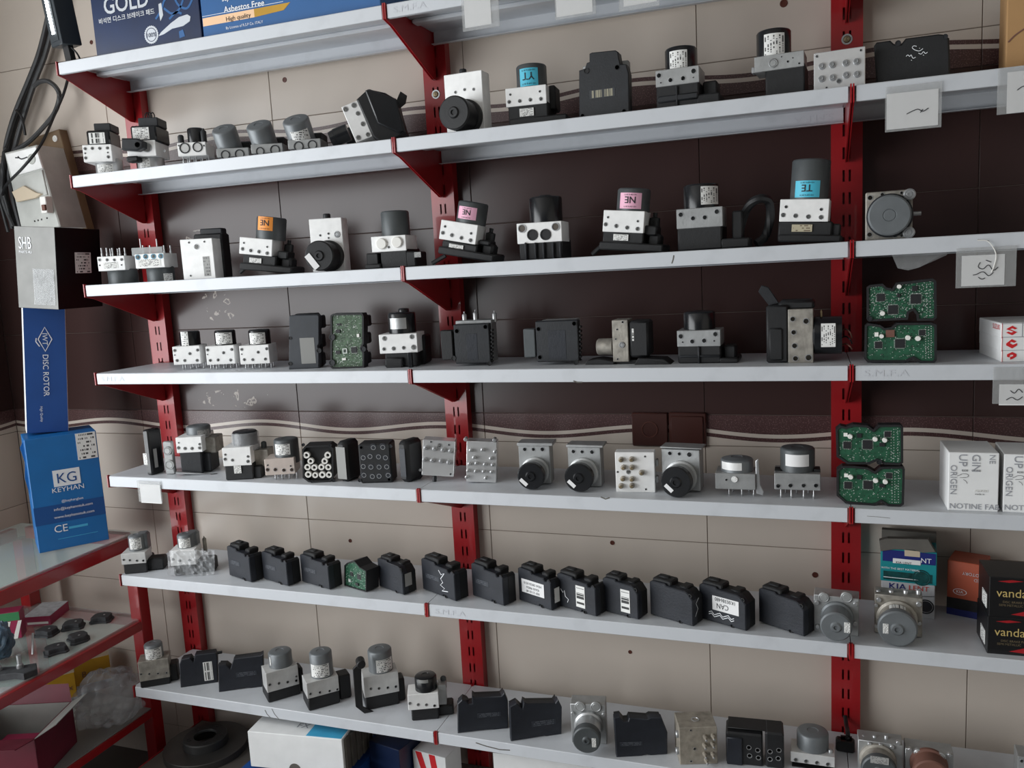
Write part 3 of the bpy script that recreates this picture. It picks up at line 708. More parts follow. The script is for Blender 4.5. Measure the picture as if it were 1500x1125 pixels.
tower(o, (1028, 280, 1205, 398), (975, 390, 1216, 450), (978, 455, 1216, 600), [(995, 415, 15), (1058, 440, 14), (1127, 430, 14), (1185, 390, 16), (1005, 455, 5), (1183, 425, 4)], label=(1052, 284, 1150, 380), lm='printv', bd=.08, bm='alu_dull',
      extra=[('connector', 'black', (1235, 448, 1315, 560), .03, .08, 1), ('base_flange', 'black', (1200, 520, 1330, 600), .0, .09, 1), ('rib', 'char', (1085, 470, 1100, 600), -.004, .01, 1), ('rib', 'char', (985, 530, 1210, 540), -.003, .01)]); o.done()
o = U(P_, 'pump with labelled black motor and wide plain silver plate with one round plug', 'brake pump', 2, 'A4', 165, Y=-.235, a=6, group=G2)
tower(o, (30, 188, 222, 315), (18, 315, 292, 362), (78, 370, 296, 530), [(168, 312, 4), (203, 338, 7), (265, 348, 6), (230, 318, 4)], label=(72, 192, 182, 300), lm='printv', bd=.07, bm='alu_dull')
o.fcyl('plug', 'alu_dull', (122, 346, 25), -.003, .005, ring=.7); o.box('side_nub', 'steel', (2, 370, 20, 402), .02, .04); o.done()
def plate(o, R, m, dp, ports=(), studs=(), sm='steel', sr=9, g=1, sl=.012, s2='steel'):
    o.box('plate', m, R, 0, dp, g=g, b=.0012); b = o.last
    if ports: o.ports(ports, par=b)
    if studs: o.studs(studs, m=sm, r=sr, par=b, ln=sl, m2=s2)
    return b
o = U('valve_block', 'shiny square silver plate with eight bolts in front of the red upright', 'valve block', 2, 'A4', 485, Y=-.27, a=2, group=G2)
b = plate(o, (345, 293, 627, 468), 'chrome', .022, [(484, 445, 15), (363, 310, 8), (604, 276, 7), (415, 482, 6)])
for q in ((388, 363), (446, 355), (520, 345), (580, 337), (388, 432), (448, 425), (522, 412), (582, 407)):
    o.fcyl('bolt', 'steel', (*q, 18), -.004, .002, ring=.6, par=b); o.ports([(*q, 9)], y=-.0045, m='steel', par=b)
o.done()
o = U(M_, 'wide flat black module cover with white handwriting and ringed top ears', 'control module', 2, 'A4', 885, Y=-.24, a=0, group=G2)
o.poly('cover', 'black', [(675, 250), (690, 230), (765, 219), (785, 238), (825, 240), (850, 208), (1030, 184), (1055, 186), (1090, 207), (1096, 420), (690, 480)], 0, .028, b=.003); c = o.last
o.ports([(808, 236, 15), (1067, 200, 14)], m='char', par=c)
o.stroke([[(945, 265), (925, 278), (900, 272), (886, 260), (895, 250), (910, 253)], [(970, 285), (958, 292), (948, 282), (935, 295), (920, 290)], [(905, 312), (890, 318), (880, 300), (872, 308), (862, 300), (852, 308)], [(880, 328), (884, 330)], [(925, 262), (928, 264)], [(945, 300), (950, 302)]], 3.2, m='white_print', par=c); o.done()
o = U('cardboard_box', 'tan cardboard carton at the end of the shelf past the handwritten cover', 'box', 2, 'A4', 1560, Y=-.25, a=-5)
o.box('body', 'cardboard', (1412, -160, 1760, 400), 0, .2, g=1, b=.002); c = o.last
o.stroke([[(1413, 232), (1455, 190), (1530, 140), (1650, 60)]], 7, m='rust', name='flap_seam'); o.done()
# ------------------------------------------------------------------ third highest shelf
o = U(P_, 'upside down pump with pins upward and four plain holes, beside the glossy dark box', 'brake pump', 3, 'B1', 610, Y=-.25, a=24, group=G3)
o.vcyl('motor', 'greyd', (595, 545, 760, 615), .05, g=1); o.box('valve_block', 'alu', (532, 474, 690, 545), 0, .09); b = o.last
o.ports([(547, 490, 9), (588, 490, 9), (628, 490, 9), (668, 488, 9), (548, 520, 5), (668, 518, 5)]); o.lab((565, 505, 650, 535), m='print', name='etched_print')
o.pins([562, 590, 622, 662, 690], 474, 432, y=.03, g=0, r=6); o.pins([610, 650], 474, 436, y=.06, g=0); o.done()
o = U(P_, 'upside down pump with pins upward and four blue ringed holes', 'brake pump', 3, 'B1', 825, Y=-.25, a=24, group=G3)
o.vcyl('motor', 'greyd', (808, 530, 960, 605), .05, g=1); o.clab((895, 565, 942, 602), 'print')
o.box('valve_block', 'alu', (738, 460, 906, 530), 0, .09); o.ports([(757, 473, 14), (800, 472, 14), (843, 471, 14), (886, 469, 14)], m='cyanring')
o.lab((755, 490, 885, 522), m='print', name='etched_print', par=o.root); o.box('clear_guard', 'clearplate', (720, 425, 895, 460), .01, .014)
o.pins([778, 868], 460, 382, y=.02, g=0, r=5); o.pins([790, 828, 905, 940], 460, 418, y=.06, g=0, r=6); o.done()
o = U(P_, 'large plain white block with black module behind and dark print label', 'brake pump', 3, 'B1', 1090, Y=-.25, a=24, group=G3)
o.box('valve_block', 'alu', (987, 380, 1187, 600), 0, .055, g=1); o.ports([(1038, 395, 6), (1080, 418, 16), (1122, 390, 6), (1048, 577, 6)]); o.lab((1112, 472, 1160, 578), m='print_grey')
o.box('control_housing', 'black', (1060, 350, 1240, 590), .055, .11, g=1, b=.004); o.box('connector', 'char', (1095, 320, 1222, 372), .06, .095, b=.003); o.done()
def tilted(u, cr, Y, roll, lab_, sticker, block, motor, ecu, holes, tag_, leg=None, a=15, lm='print', conns=()):
    o = U(P_, lab_, 'brake pump', 3, cr, u, Y=Y, a=a, roll=roll, group=G3)
    tower(o, motor, block, ecu, holes, mm='greyd', sticker=sticker, g=0, bd=.075)
    if tag_: o.lab(tag_, y=-.0014, m=lm, par=o.root)
    xs = o.L(ecu[0], ecu[3])[0]; xe = o.L(ecu[2], ecu[3])[0]; zb = o.L(ecu[0], ecu[3])[1]
    x0, x1, z0, z1 = o.rect(ecu, 0, 0)
    o.add('base_flange', chbox(x0-.006, x1+.045, -.006, .10, z0-.006, z0+.012, .003), 'black')
    o.add('connector', chbox(x1+.004, x1+.034, .02, .07, z0, z0+.035, .006), 'black')
    o.add('terminal', lathe([(.012, 0), (.012, .02), (.005, .022), (.005, .032), (0, .032)], 12, Matrix.Translation((x1+.012, .06, z1+.012))), 'black')
    o.add('side_block', chbox(x1-.002, x1+.026, .012, .07, z0+.03, z1+.014, .003), 'black')
    if leg:
        P = [o.L(*p, .02) for p in leg]; o.add('bracket_leg', tube([(p[0], .02, p[1]) for p in P], .005, 6), 'black')
    o.done()
tilted(110, 'B2', -.245, 8, 'tilted pump with an orange sticker on its motor', ((103, 248, 184, 330), 'orange', 'NE'), (4, 362, 180, 470), (103, 248, 252, 392), (22, 452, 200, 545), [(20, 428, 11), (65, 437, 11), (110, 443, 11), (155, 452, 11), (27, 395, 6), (155, 417, 6)], (57, 475, 122, 508), [(45, 520), (5, 560)], a=22)
o = U(P_, 'tall milled block pump with round black motor bearing a white tag strip', 'brake pump', 3, 'B2', 485, Y=-.215, a=20, group=G3)
disc_block(o, (383, 270, 586, 562), (440, 470, 80), [(447, 358, 7), (492, 348, 7), (493, 372, 6)], nub=(462, 240, 503, 264)); o.fcyl('plug', 'steel', (538, 352, 18), -.002, .004, ring=.6)
x, z = o.L(402, 502, -.077); c, n = math.cos(-.95), math.sin(-.95)
o.add('tag_strip', ([(x+a*c-b*n, -.0775, z+a*n+b*c) for a, b in ((-.021, -.008), (.021, -.008), (.021, .008), (-.021, .008))], [[0, 1, 2, 3]]), 'paper'); o.done()
o = U(P_, 'pump with tall dark green grey motor and two white plugs', 'brake pump', 3, 'B2', 860, Y=-.24, a=20, group=G3)
tower(o, (782, 228, 938, 362), (725, 364, 920, 438), (775, 432, 930, 552), [(823, 420, 8)], mm='greyd', bd=.085, extra=[('connector', 'black', (697, 455, 770, 545), .02, .06, 1), ('side_pod', 'black', (915, 445, 975, 550), .0, .09, 1), ('foot', 'black', (690, 515, 780, 552), -.005, .04, 1)])
for q in ((780, 402), (865, 393)): o.fcyl('plug', 'plug', (*q, 30), -.006, .002, par=o.root)
o.lab((962, 448, 1000, 475), y=-.001, m='print_grey', par=o.root); o.done()
tilted(1215, 'B2', -.245, 12, 'steeply tilted pump with a pink sticker, in front of the red upright', ((1207, 187, 1298, 270), 'pink', 'NE'), (1112, 264, 1298, 402), (1212, 158, 1350, 312), (1118, 375, 1300, 470), [(1120, 337, 12), (1170, 350, 12), (1222, 365, 12), (1272, 378, 12), (1132, 302, 8), (1275, 340, 8)], (1155, 395, 1230, 428), [(1135, 462), (1062, 505)], a=18)
o = U(P_, 'pump with glossy black motor with two large black plugs and two bores painted dark', 'brake pump', 3, 'B3', 345, Y=-.24, a=14, group=G3)
tower(o, (283, 152, 465, 292), (212, 292, 463, 388), (225, 385, 468, 500), (), bd=.08); b = o.parts[1]
o.ports([(243, 318, 24), (427, 308, 23)], inner='bore_dark', par=b); o.ports([(300, 353, 31), (372, 351, 31)], m='black', inner='black', par=b)  # flat brown discs paint the dark inside two bores; black ones are plugs
o.vcyl('motor_cap', 'gloss', (335, 138, 405, 156), .044)
for u in (262, 315, 360, 412, 452): o.box('rib', 'char', (u-9, 395, u+9, 500), -.006, .004, g=1, b=.002)
o.done()
tilted(800, 'B3', -.245, 6, 'slightly tilted pump with a pink sticker, standing on the open stretch of shelf', ((783, 122, 893, 213), 'pink', 'NE'), (692, 218, 909, 346), (772, 100, 940, 240), (688, 328, 905, 432), [(702, 297, 12), (760, 306, 12), (820, 315, 12), (877, 322, 12), (715, 258, 7), (878, 280, 7)], (745, 350, 825, 388), [(690, 405), (628, 462)], a=12)
o = U(P_, 'pump with glossy labelled motor and a black hose coupling at its side', 'brake pump', 3, 'B3', 1220, Y=-.24, a=8, group=G3)
tower(o, (1130, 88, 1325, 218), (1090, 217, 1345, 308), (1095, 305, 1342, 440), [(1115, 245, 15), (1182, 265, 14), (1247, 260, 14), (1313, 228, 15)], bd=.08, bm='alu_dull', label=(1225, 90, 1316, 184), lm='printv', extra=[('connector', 'black', (1395, 225, 1455, 420), .02, .07, 1), ('base_flange', 'black', (1335, 378, 1490, 432), 0, .09, 1)])
o.tubepx('hose', 'black', [(1440, 330, .05), (1470, 230, .05), (1510, 175, .04), (1560, 155, .04), (1598, 175, .06), (1606, 260, .07), (1580, 360, .07), (1530, 405, .06)], 24); o.done()
o = U(P_, 'tilted pump with a cyan sticker in front of the red upright', 'brake pump', 3, 'B4', 300, Y=-.24, a=4, roll=4, group=G3)
tower(o, (228, -72, 425, 155), (162, 142, 424, 264), (152, 262, 440, 372), [(177, 228, 13), (245, 232, 13), (315, 237, 13), (385, 240, 13), (193, 183, 9), (386, 197, 9)], mm='greyd', sticker=((246, 40, 374, 130), 'cyan', 'TE'), g=0, extra=[('connector', 'black', (440, 275, 488, 345), .01, .06), ('base_flange', 'black', (148, 335, 492, 378), -.006, .10)])
o.lab((225, 280, 335, 320), y=-.0014, m='print_brown', par=o.root); o.done()
o = U(P_, 'square block lying with a big round grey motor face and two bolts at one side', 'brake pump', 3, 'B4', 758, Y=-.26, a=-2, group=G3)
o.box('valve_block', 'alu_old', (630, 122, 886, 390), 0, .06, g=1, b=.002); b = o.last
o.ports([(655, 150, 15), (652, 352, 15), (828, 119, 9), (828, 357, 9), (722, 132, 11), (790, 358, 11)])
o.fcyl('motor', 'grey', (762, 245, 108), -.03, .001, ring=.29); o.fcyl('motor_rim', 'char', (762, 247, 118), -.006, .001)
for q in ((872, 130), (868, 340)): o.fcyl('bolt', 'steel', (*q, 31), -.012, .004, ring=.62); o.ports([(*q, 11)], y=-.0125)
o.hcyl('side_pin', 'steel', (884, 226, 935, 246), .02); o.done()
# ------------------------------------------------------------------ circuit boards
def inset(pts, b):
    a = sum(p[0]*q[1]-q[0]*p[1] for p, q in zip(pts, pts[1:]+pts[:1]))
    if a < 0: pts = pts[::-1]
    out = []; n = len(pts)
    for i in range(n):
        p, c, q = Vector(pts[i-1]), Vector(pts[i]), Vector(pts[(i+1) % n]); d1 = (c-p).normalized(); d2 = (q-c).normalized()
        n1 = Vector((-d1.y, d1.x)); m = n1+Vector((-d2.y, d2.x)); m = m.normalized() if m.length > 1e-6 else n1; out.append(tuple(c+m*(b/max(.6, m.dot(n1)))))
    return pts, out
def inside(p, poly):
    r = False; j = len(poly)-1
    for i in range(len(poly)):
        a, b = poly[i], poly[j]
        if (a[1] > p[1]) != (b[1] > p[1]) and p[0] < (b[0]-a[0])*(p[1]-a[1])/(b[1]-a[1])+a[0]: r = not r
        j = i
    return r
def pcb(o, outline, chips, caps, dots=260, m='pcb', dp=.022, rim=.0045, cols=None, small=()):
    q = [o.L(u, v) for u, v in outline]
    if not o.tilt and o.zfree is False: q = [(x, max(z, 0)) for x, z in q]
    out, inn = inset(q, rim); n = len(out)
    V = [(x, -.004, z) for x, z in out]+[(x, -.004, z) for x, z in inn]+[(x, dp, z) for x, z in out]+[(x, 0, z) for x, z in inn]
    F = []
    for i in range(n):
        j = (i+1) % n; F += [[i, j, n+j, n+i], [i, 2*n+i, 2*n+j, j], [n+i, n+j, 3*n+j, 3*n+i]]
    F.append([2*n+i for i in range(n)]); o.add('case', (V, F), 'black', None, 0)
    bd = o.add('board', prism([(x, z) for x, z in inset(q, rim-.0006)[1]], -.0012, .004, .0003), m, None, 0)
    for u, v, r in chips:
        x, z = o.L(u, v, -.002); r *= o.px; o.add('chip', chbox(x-r, x+r, -.0032, -.001, z-r, z+r, .0003), 'chip', bd, 0)
        P = []
        for k in range(7):
            t = (k-3)/3.5*r
            for (cx, cz, hx, hz) in ((x+t, z+r*1.12, r*.05, r*.12), (x+t, z-r*1.12, r*.05, r*.12), (x+r*1.12, z+t, r*.12, r*.05), (x-r*1.12, z+t, r*.12, r*.05)): P.append(chbox(cx-hx, cx+hx, -.0018, -.001, cz-hz, cz+hz, 0))
        tag(o.add('chip_legs', P, 'solder', bd, 0), kind='stuff')
    for u, v, r in caps:
        x, z = o.L(u, v, -.004); r *= o.px; o.add('capacitor', lathe([(r, 0), (r, .006), (r*.85, .0075), (0, .0075)], 16, Matrix.Translation((x, -.001, z)) @ Matrix.Rotation(math.pi/2, 4, 'X')), 'plug', bd)
    for u, v, w2, h2, mm in small:
        x, z = o.L(u, v, -.002); o.add('component', chbox(x-w2*o.px, x+w2*o.px, -.004, -.001, z-h2*o.px, z+h2*o.px, .0003), mm, bd, 0)
    xs = [p[0] for p in inn]; zs = [p[1] for p in inn]; P = []; K = []
    rr = random.Random(len(outline)*7+dots)
    while len(P) < dots:
        x, z = rr.uniform(min(xs), max(xs)), rr.uniform(min(zs), max(zs))
        if not inside((x, z), inn): continue
        a, b = rr.uniform(.0003, .0011), rr.uniform(.0003, .0009); P.append(chbox(x-a, x+a, -.0019, -.001, z-b, z+b, 0)); K.append('solder' if rr.random() < .6 else 'chip')
    if cols:
        for (u, v0, v1, k) in cols:
            for i in range(k):
                x, z = o.L(u, v0+(v1-v0)*i/(k-1)); P.append(chbox(x-.0008, x+.0008, -.0022, -.001, z-.0008, z+.0008, 0)); K.append('solder')
    tag(o.add('solder_joints', P, K, bd, 0), kind='stuff')
U.zfree = False
# ------------------------------------------------------------------ middle shelf
for ub, bl, mo, lb, holes, pins, d_ in (
    (1025, (945, 968, 1105, 1060), (985, 884, 1105, 985), (990, 886, 1040, 966), [(960, 988, 9), (1090, 985, 9), (1043, 1005, 9), (973, 1043, 9), (1015, 1043, 9), (1083, 1042, 9), (960, 1013, 4)], [1005, 1047, 1080, 1118], 'black motor pump on pins with narrow white label'),
    (1210, (1127, 966, 1293, 1060), (1178, 878, 1300, 985), (1180, 893, 1270, 950), [(1140, 985, 9), (1275, 982, 9), (1228, 1000, 9), (1155, 1042, 9), (1198, 1040, 9), (1267, 1040, 9), (1140, 1010, 4)], [1158, 1190, 1230, 1268, 1300], 'black motor pump on pins with large numbers on its label'),
    (1398, (1312, 963, 1484, 1058), (1365, 874, 1490, 982), (1367, 893, 1455, 950), [(1328, 982, 9), (1467, 978, 9), (1418, 997, 9), (1342, 1038, 9), (1388, 1038, 9), (1458, 1035, 9), (1328, 1008, 4)], [1350, 1388, 1425, 1460, 1490], 'black motor pump on pins beside the flat charcoal module')):
    o = U(P_, d_, 'brake pump', 4, 'B1', ub, Y=-.235, a=20, group=G4)
    o.pins(pins, 1060, 1105, y=.02); o.pins([p+14 for p in pins], 1060, 1105, y=.05)
    o.box('valve_block', 'alu', bl, 0, .065); o.ports(holes); o.vcyl('motor', 'gloss', mo, .035); o.clab(lb, 'print'); o.done()
o = U(M_, 'flat charcoal module with a grey blank panel standing beside an opened one', 'control module', 4, 'B2', 365, Y=-.235, a=20, group=G4)
o.poly('cover', 'slabgrey', [(275, 800), (285, 795), (432, 790), (440, 800), (440, 950), (432, 965), (440, 985), (440, 1100), (275, 1105)], 0, .02, b=.002); c = o.last
o.lab((332, 920, 424, 1058), m='panel', name='blank_panel'); o.ports([(282, 920, 9), (440, 988, 14), (282, 1060, 11)], m='black', par=c)
o.box('housing', 'black', (300, 788, 455, 1100), .02, .05, g=1, b=.004)
for v in (795, 900, 1000): o.box('housing_lug', 'black', (440, v, 462, v+70), .03, .06, b=.003)
o.done()
o = U('circuit_board', 'opened black module showing a speckled pale green circuit board', 'circuit board', 4, 'B2', 600, Y=-.235, a=20, group=G4)
pcb(o, [(505, 795), (520, 785), (680, 782), (688, 800), (688, 950), (675, 975), (690, 1000), (690, 1085), (680, 1095), (520, 1098), (505, 1080), (505, 940), (515, 915), (505, 895)], [(632, 985, 16)], [], 420, 'pcb2', .03,
    small=[(583, 990, 13, 14, 'solder'), (583, 990, 9, 10, 'pcb'), (545, 882, 12, 9, 'chip'), (545, 998, 13, 9, 'chip'), (655, 905, 7, 9, 'plug'), (578, 1035, 11, 6, 'plug'), (550, 845, 12, 5, 'chip')])
o.ports([(512, 915, 17), (512, 1055, 17), (683, 980, 15)], y=-.005, m='char', par=o.root)
o.box('housing', 'black', (520, 790, 700, 1095), .03, .055, g=1, b=.004)
for v in (795, 890, 1000): o.box('housing_lug', 'black', (690, v, 712, v+60), .03, .06, b=.003)
o.done()
o = U(P_, 'pump with silver banded black motor and six hole white block by the shelf joint', 'brake pump', 4, 'B2', 875, Y=-.235, a=16, group=G4)
tower(o, (820, 780, 975, 905), (767, 902, 983, 998), None, [(800, 922, 14), (950, 912, 14), (797, 980, 11), (850, 977, 12), (905, 973, 11), (960, 970, 15)], bd=.08, g=0, label=(825, 812, 920, 868), lm='alu_dull')
o.vcyl('motor_cap', 'gloss', (875, 757, 935, 785), .044); o.box('connector', 'black', (798, 1030, 905, 1098), .0, .06, g=1, b=.004); o.lab((812, 1045, 892, 1085), m='black', name='connector_mouth')
o.box('control_housing', 'black', (800, 995, 985, 1095), .01, .10, g=1, b=.003); o.box('cable_arm', 'gloss', (925, 1000, 955, 1105), -.012, .0, g=1)
o.box('control_housing_wing', 'black', (960, 905, 1030, 1085), .05, .12, g=1, b=.005); o.done()
def ecu_bolts(o, pl, conn, screws, back, bolts, cm='black'):
    o.box('cover', 'char', pl, 0, .025, g=1, b=.002); c = o.last; o.ports(screws, m='black'); o.lab((pl[0]+70, pl[1]+50, pl[2]-70, pl[3]-30), m='slab', name='raised_panel', par=c, t=.0005)
    o.box('connector', cm, conn, .0, .025, b=.002); o.box('valve_block', 'alu_dull', back, .025, .075, g=1)
    for k, (u, v0, v1) in enumerate(bolts): o.vcyl('bolt', 'steel', (u-14, v0, u+14, v1), .05, dome=.004)
    for i in range(9):
        v = pl[1]+25+i*(pl[3]-pl[1]-50)/8; o.box('edge_tooth', 'black', (pl[2]-4, v, pl[2]+8, v+12), .004, .02, b=.0005)
    o.done()
o = U(M_, 'black square module bolted to a block with three upright bolts, in front of an upright', 'control module', 4, 'B2', 1280, Y=-.225, a=16, group=G4)
ecu_bolts(o, (1178, 862, 1385, 1085), (1105, 895, 1180, 1055), [(1180, 898, 14), (1180, 1046, 14), (1375, 872, 14), (1378, 1075, 13)], (1190, 842, 1400, 1080), [(1240, 800, 850), (1300, 790, 850), (1405, 795, 845)])
o = U(M_, 'black square module with grey side connector standing clear of its neighbours', 'control module', 4, 'B3', 435, Y=-.225, a=14, group=G4)
ecu_bolts(o, (315, 848, 558, 1085), (248, 890, 320, 1045), [(327, 890, 13), (328, 1045, 13), (540, 858, 14), (540, 1073, 14)], (350, 842, 548, 1085), [], 'greyd')
o = U(P_, 'pump lying sideways with stained silver motor, pale block and dark bracket feet', 'brake pump', 4, 'B3', 790, Y=-.225, a=12, group=G4)
o.box('valve_block', 'alu_old', (735, 822, 830, 1050), 0, .06); b = o.last; o.fcyl('plug', 'steel', (790, 958, 17), -.003, .003, ring=.6); o.ports([(795, 832, 7), (765, 872, 6), (768, 1035, 6), (757, 925, 5)], par=b)
o.hcyl('motor', 'alu_old', (655, 922, 745, 1012), .035); o.box('control_housing', 'black', (828, 828, 940, 1025), .0, .07, b=.005); e = o.last; o.lab((845, 868, 858, 935), m='barcodev', par=e)
o.poly('bracket_foot', 'black', [(590, 1085), (600, 1045), (660, 1035), (750, 1050), (745, 1088)], .0, .06); o.poly('bracket_foot', 'black', [(860, 1090), (880, 1030), (1020, 1035), (1060, 1065), (1060, 1085)], -.01, .05); o.box('bracket_plate', 'black', (740, 1040, 900, 1088), .01, .06, g=1); o.done()
o = U(P_, 'pump with plain glossy black motor on grey four hole block over black base', 'brake pump', 4, 'B3', 1215, Y=-.225, a=8, group=G4)
tower(o, (1130, 774, 1305, 890), (1093, 880, 1333, 964), (1098, 960, 1336, 1078), [(1115, 910, 15), (1178, 938, 14), (1243, 934, 14), (1305, 898, 15), (1125, 942, 5), (1298, 935, 5)], bm='alu_dull', extra=[('base_flange', 'black', (1325, 1030, 1430, 1078), .0, .09, 1), ('connector', 'black', (1350, 962, 1415, 1040), .02, .07), ('rib', 'char', (1205, 965, 1222, 1078), -.004, .01, 1), ('rib', 'char', (1105, 1015, 1330, 1025), -.003, .01)]); o.done()
o = U(P_, 'worn pump lying sideways with a bracket arm, stained block and labelled black motor', 'brake pump', 4, 'B4', 285, Y=-.235, a=2, group=G4)
o.box('valve_block', 'alu_old', (203, 762, 343, 1060), 0, .07, g=1); b = o.last; o.ports([(230, 815, 15), (303, 827, 17), (235, 888, 15), (240, 962, 16), (245, 1032, 16), (317, 1027, 19)], par=b)
o.box('control_housing', 'black', (82, 742, 206, 1060), .0, .09, g=1, b=.004); e = o.last; o.lab((105, 880, 165, 1030), y=-.0012, m='black', name='connector_mouth', par=e); o.box('connector_rim', 'black', (95, 865, 178, 1045), -.004, .01, b=.004)
o.box('top_cover', 'black', (150, 715, 350, 765), .01, .08, b=.006); o.poly('bracket_arm', 'char', [(40, 665), (58, 630), (95, 640), (155, 728), (100, 742)], .02, .028)
o.hcyl('motor', 'gloss', (340, 800, 500, 1005), .035); o.lab((385, 840, 465, 968), y=-.006, m='printv'); o.vcyl('nipple', 'brass', (379, 762, 393, 810), .03)
for k in range(3): o.tubepx('wire', ('rust', 'black', 'rust')[k], [(495, 880+k*40, .03), (520, 870+k*40, .02), (545, 890+k*38, .01), (555, 920+k*30, .02)], 4)
o.done()
PB = 'circuit_board'
up1 = [(635, 625), (655, 612), (725, 605), (745, 625), (775, 632), (797, 600), (1000, 576), (1018, 590), (1021, 790), (1003, 806), (912, 808), (908, 775), (890, 752), (868, 765), (862, 802), (690, 810), (650, 812), (635, 797)]
lo1 = [(625, 842), (642, 828), (710, 838), (735, 855), (770, 850), (800, 826), (990, 824), (1020, 836), (1021, 1030), (1003, 1046), (930, 1046), (890, 1022), (850, 1042), (640, 1042), (622, 1022)]
o = U(PB, 'green circuit board in black case standing on the middle shelf under another board', 'circuit board', 4, 'B4', 822, Y=-.255, a=-2, group='green circuit boards in black cases')
pcb(o, lo1, [(700, 948, 18), (818, 940, 24), (940, 880, 15)], [(718, 900, 12), (863, 908, 14), (918, 912, 14)], 200, cols=[(960, 850, 1020, 14), (990, 845, 1015, 14), (975, 850, 1015, 12)], small=[(765, 885, 22, 20, 'rust'), (690, 890, 10, 12, 'plug')]); o.done()
zt = max(v.co.z for q in o.parts for v in q.data.vertices)
o = U(PB, 'densely speckled green circuit board in black case, balanced on the middle shelf board', 'circuit board', 4, 'B4', 822, Y=-.255, a=-2, group='green circuit boards in black cases'); o.zfree = True
pcb(o, up1, [(713, 680, 20), (905, 688, 25), (780, 747, 24)], [(815, 620, 12), (723, 768, 13)], 620, cols=[(965, 610, 780, 12), (985, 605, 780, 12)], small=[(900, 630, 14, 14, 'chip'), (812, 668, 8, 10, 'chip')])
o.ports([(652, 797, 14)], y=-.005, m='char', par=o.root); o.done(False)
zb = min(v.co.z for q in o.parts for v in q.data.vertices); o.root.location.z += zt-zb-.001
def printed_box(o, R, dp, m, side=None, top=None, g=1, name='carton', b=.0012):
    x0, x1, z0, z1 = o.rect(R, 0, g); o.d = (x0, x1, z0, z1)
    me = o.add(name, chbox(x0, x1, 0, dp, z0, z1, b), m, None, 0)
    if side:
        me.data.materials.append(MAT[side])
        for p in me.data.polygons:
            if abs(p.normal.x) > .7: p.material_index = 1
    if top:
        me.data.materials.append(MAT[top]); k = len(me.data.materials)-1
        for p in me.data.polygons:
            if p.normal.z > .7: p.material_index = k
    return me
SB = 'white carton with red emblems, %s of three stacked on the middle shelf'
zz = SZ[4]
for i, (va, vb_) in enumerate(((985, 1052), (912, 985), (838, 912))):
    o = U('parts_carton', SB % ('bottom', 'centre one', 'top')[i], 'box', 4, 'B4', 1500, Y=-.255, a=-16, group='stack of white parts cartons', z=SZ[4])
    c = printed_box(o, (1376, va, 1720, vb_), .16, 'boxwhite', 'boxwhite', None, g=(i == 0)); x0, x1, z0, z1 = o.d; h = z1-z0; zc = (z0+z1)/2; e = x0+.018
    L = [[(-.9, .3), (.1, .95), (.9, .4), (.5, .2), (.1, .45), (-.3, .25), (.9, -.35), (.1, -.95), (-.9, -.4), (-.5, -.2), (-.1, -.45), (.3, -.25)], [(-.9, .1), (0, .95), (.8, .5), (.4, .2), (-.2, .45), (-.3, .1), (.2, -.2), (.9, .1), (.9, -.35), (.1, -.95), (-.9, -.3)], [(-.95, -.2), (-.95, .4), (.1, .95), (.95, .45), (.95, -.2), (.3, -.7), (-.3, -.95), (-.3, -.3), (.3, -.05), (.3, .25), (-.3, .25), (-.5, -.4)]][2-i]
    o.add('emblem', prism([(e+p*h*.36, zc+q*h*.33) for p, q in L], -.0008, 0, .0001), 'suzred', c, 0)
    o.add('edge_stripe', [chbox(x0+.001, x0+.0018, -.0006, 0, z0, z1, 0), chbox(x0, x1, -.0006, 0, z1-.0016, z1-.0008, 0)], ['suzred', 'greyprint'], c, 0)
    if i == 2:
        tv, tf = text_vf('\u30b9\u30ba\u30ad'); o.add('lettering', ([(x0+.08+a*.012, -.0008, zc+.004+b*.012) for a, b in tv], tf), 'suzred', c, 0); o.add('divider', chbox(x0+.036, x0+.037, -.0006, 0, z0+.002, z1, 0), 'greyprint', c, 0)
        tv, tf = text_vf('SUZUKI'); o.add('lettering', ([(x0-.0008, .032-a*.010, zc+.006+b*.010) for a, b in tv], tf), 'suzred', c, 0)
    o.done(False)
# ------------------------------------------------------------------ third lowest shelf
o = U(M_, 'thin black module seen edge on with small white labels, end of its shelf', 'control module', 5, 'C1', 805, vb=548, a=48, group=G5)
o.box('cover', 'gloss', (778, 300, 838, 548), 0, .045, g=1, b=.004); c = o.last; o.lab((784, 428, 812, 492), m='print', par=c); o.box('housing', 'black', (815, 305, 850, 545), .02, .06, g=1, b=.003)
x0, x1, z0, z1 = o.rect((778, 300, 838, 548), 0, 1); o.add('side_label', chbox(x1, x1+.0006, .012, .024, z0+.02, z0+.075, 0), 'print_grey', c); o.done()
o = U('sensor_plate', 'small grey plate with two round caps leaning beside the thin black module', 'sensor plate', 5, 'C1', 926, vb=545, a=25, group=G5)
o.box('plate', 'alu_dull', (890, 365, 962, 545), 0, .015, g=1, b=.003); b = o.last; o.fcyl('cap', 'alu_dull', (918, 415, 24), -.006, .002, par=b, ring=.7); o.fcyl('cap', 'alu_dull', (930, 492, 27), -.006, .002, par=b, ring=.7); o.done()
o = U(P_, 'pump with short grey motor, white four hole block and bright bracket strip below', 'brake pump', 5, 'C1', 1055, vb=545, a=22, group=G5)
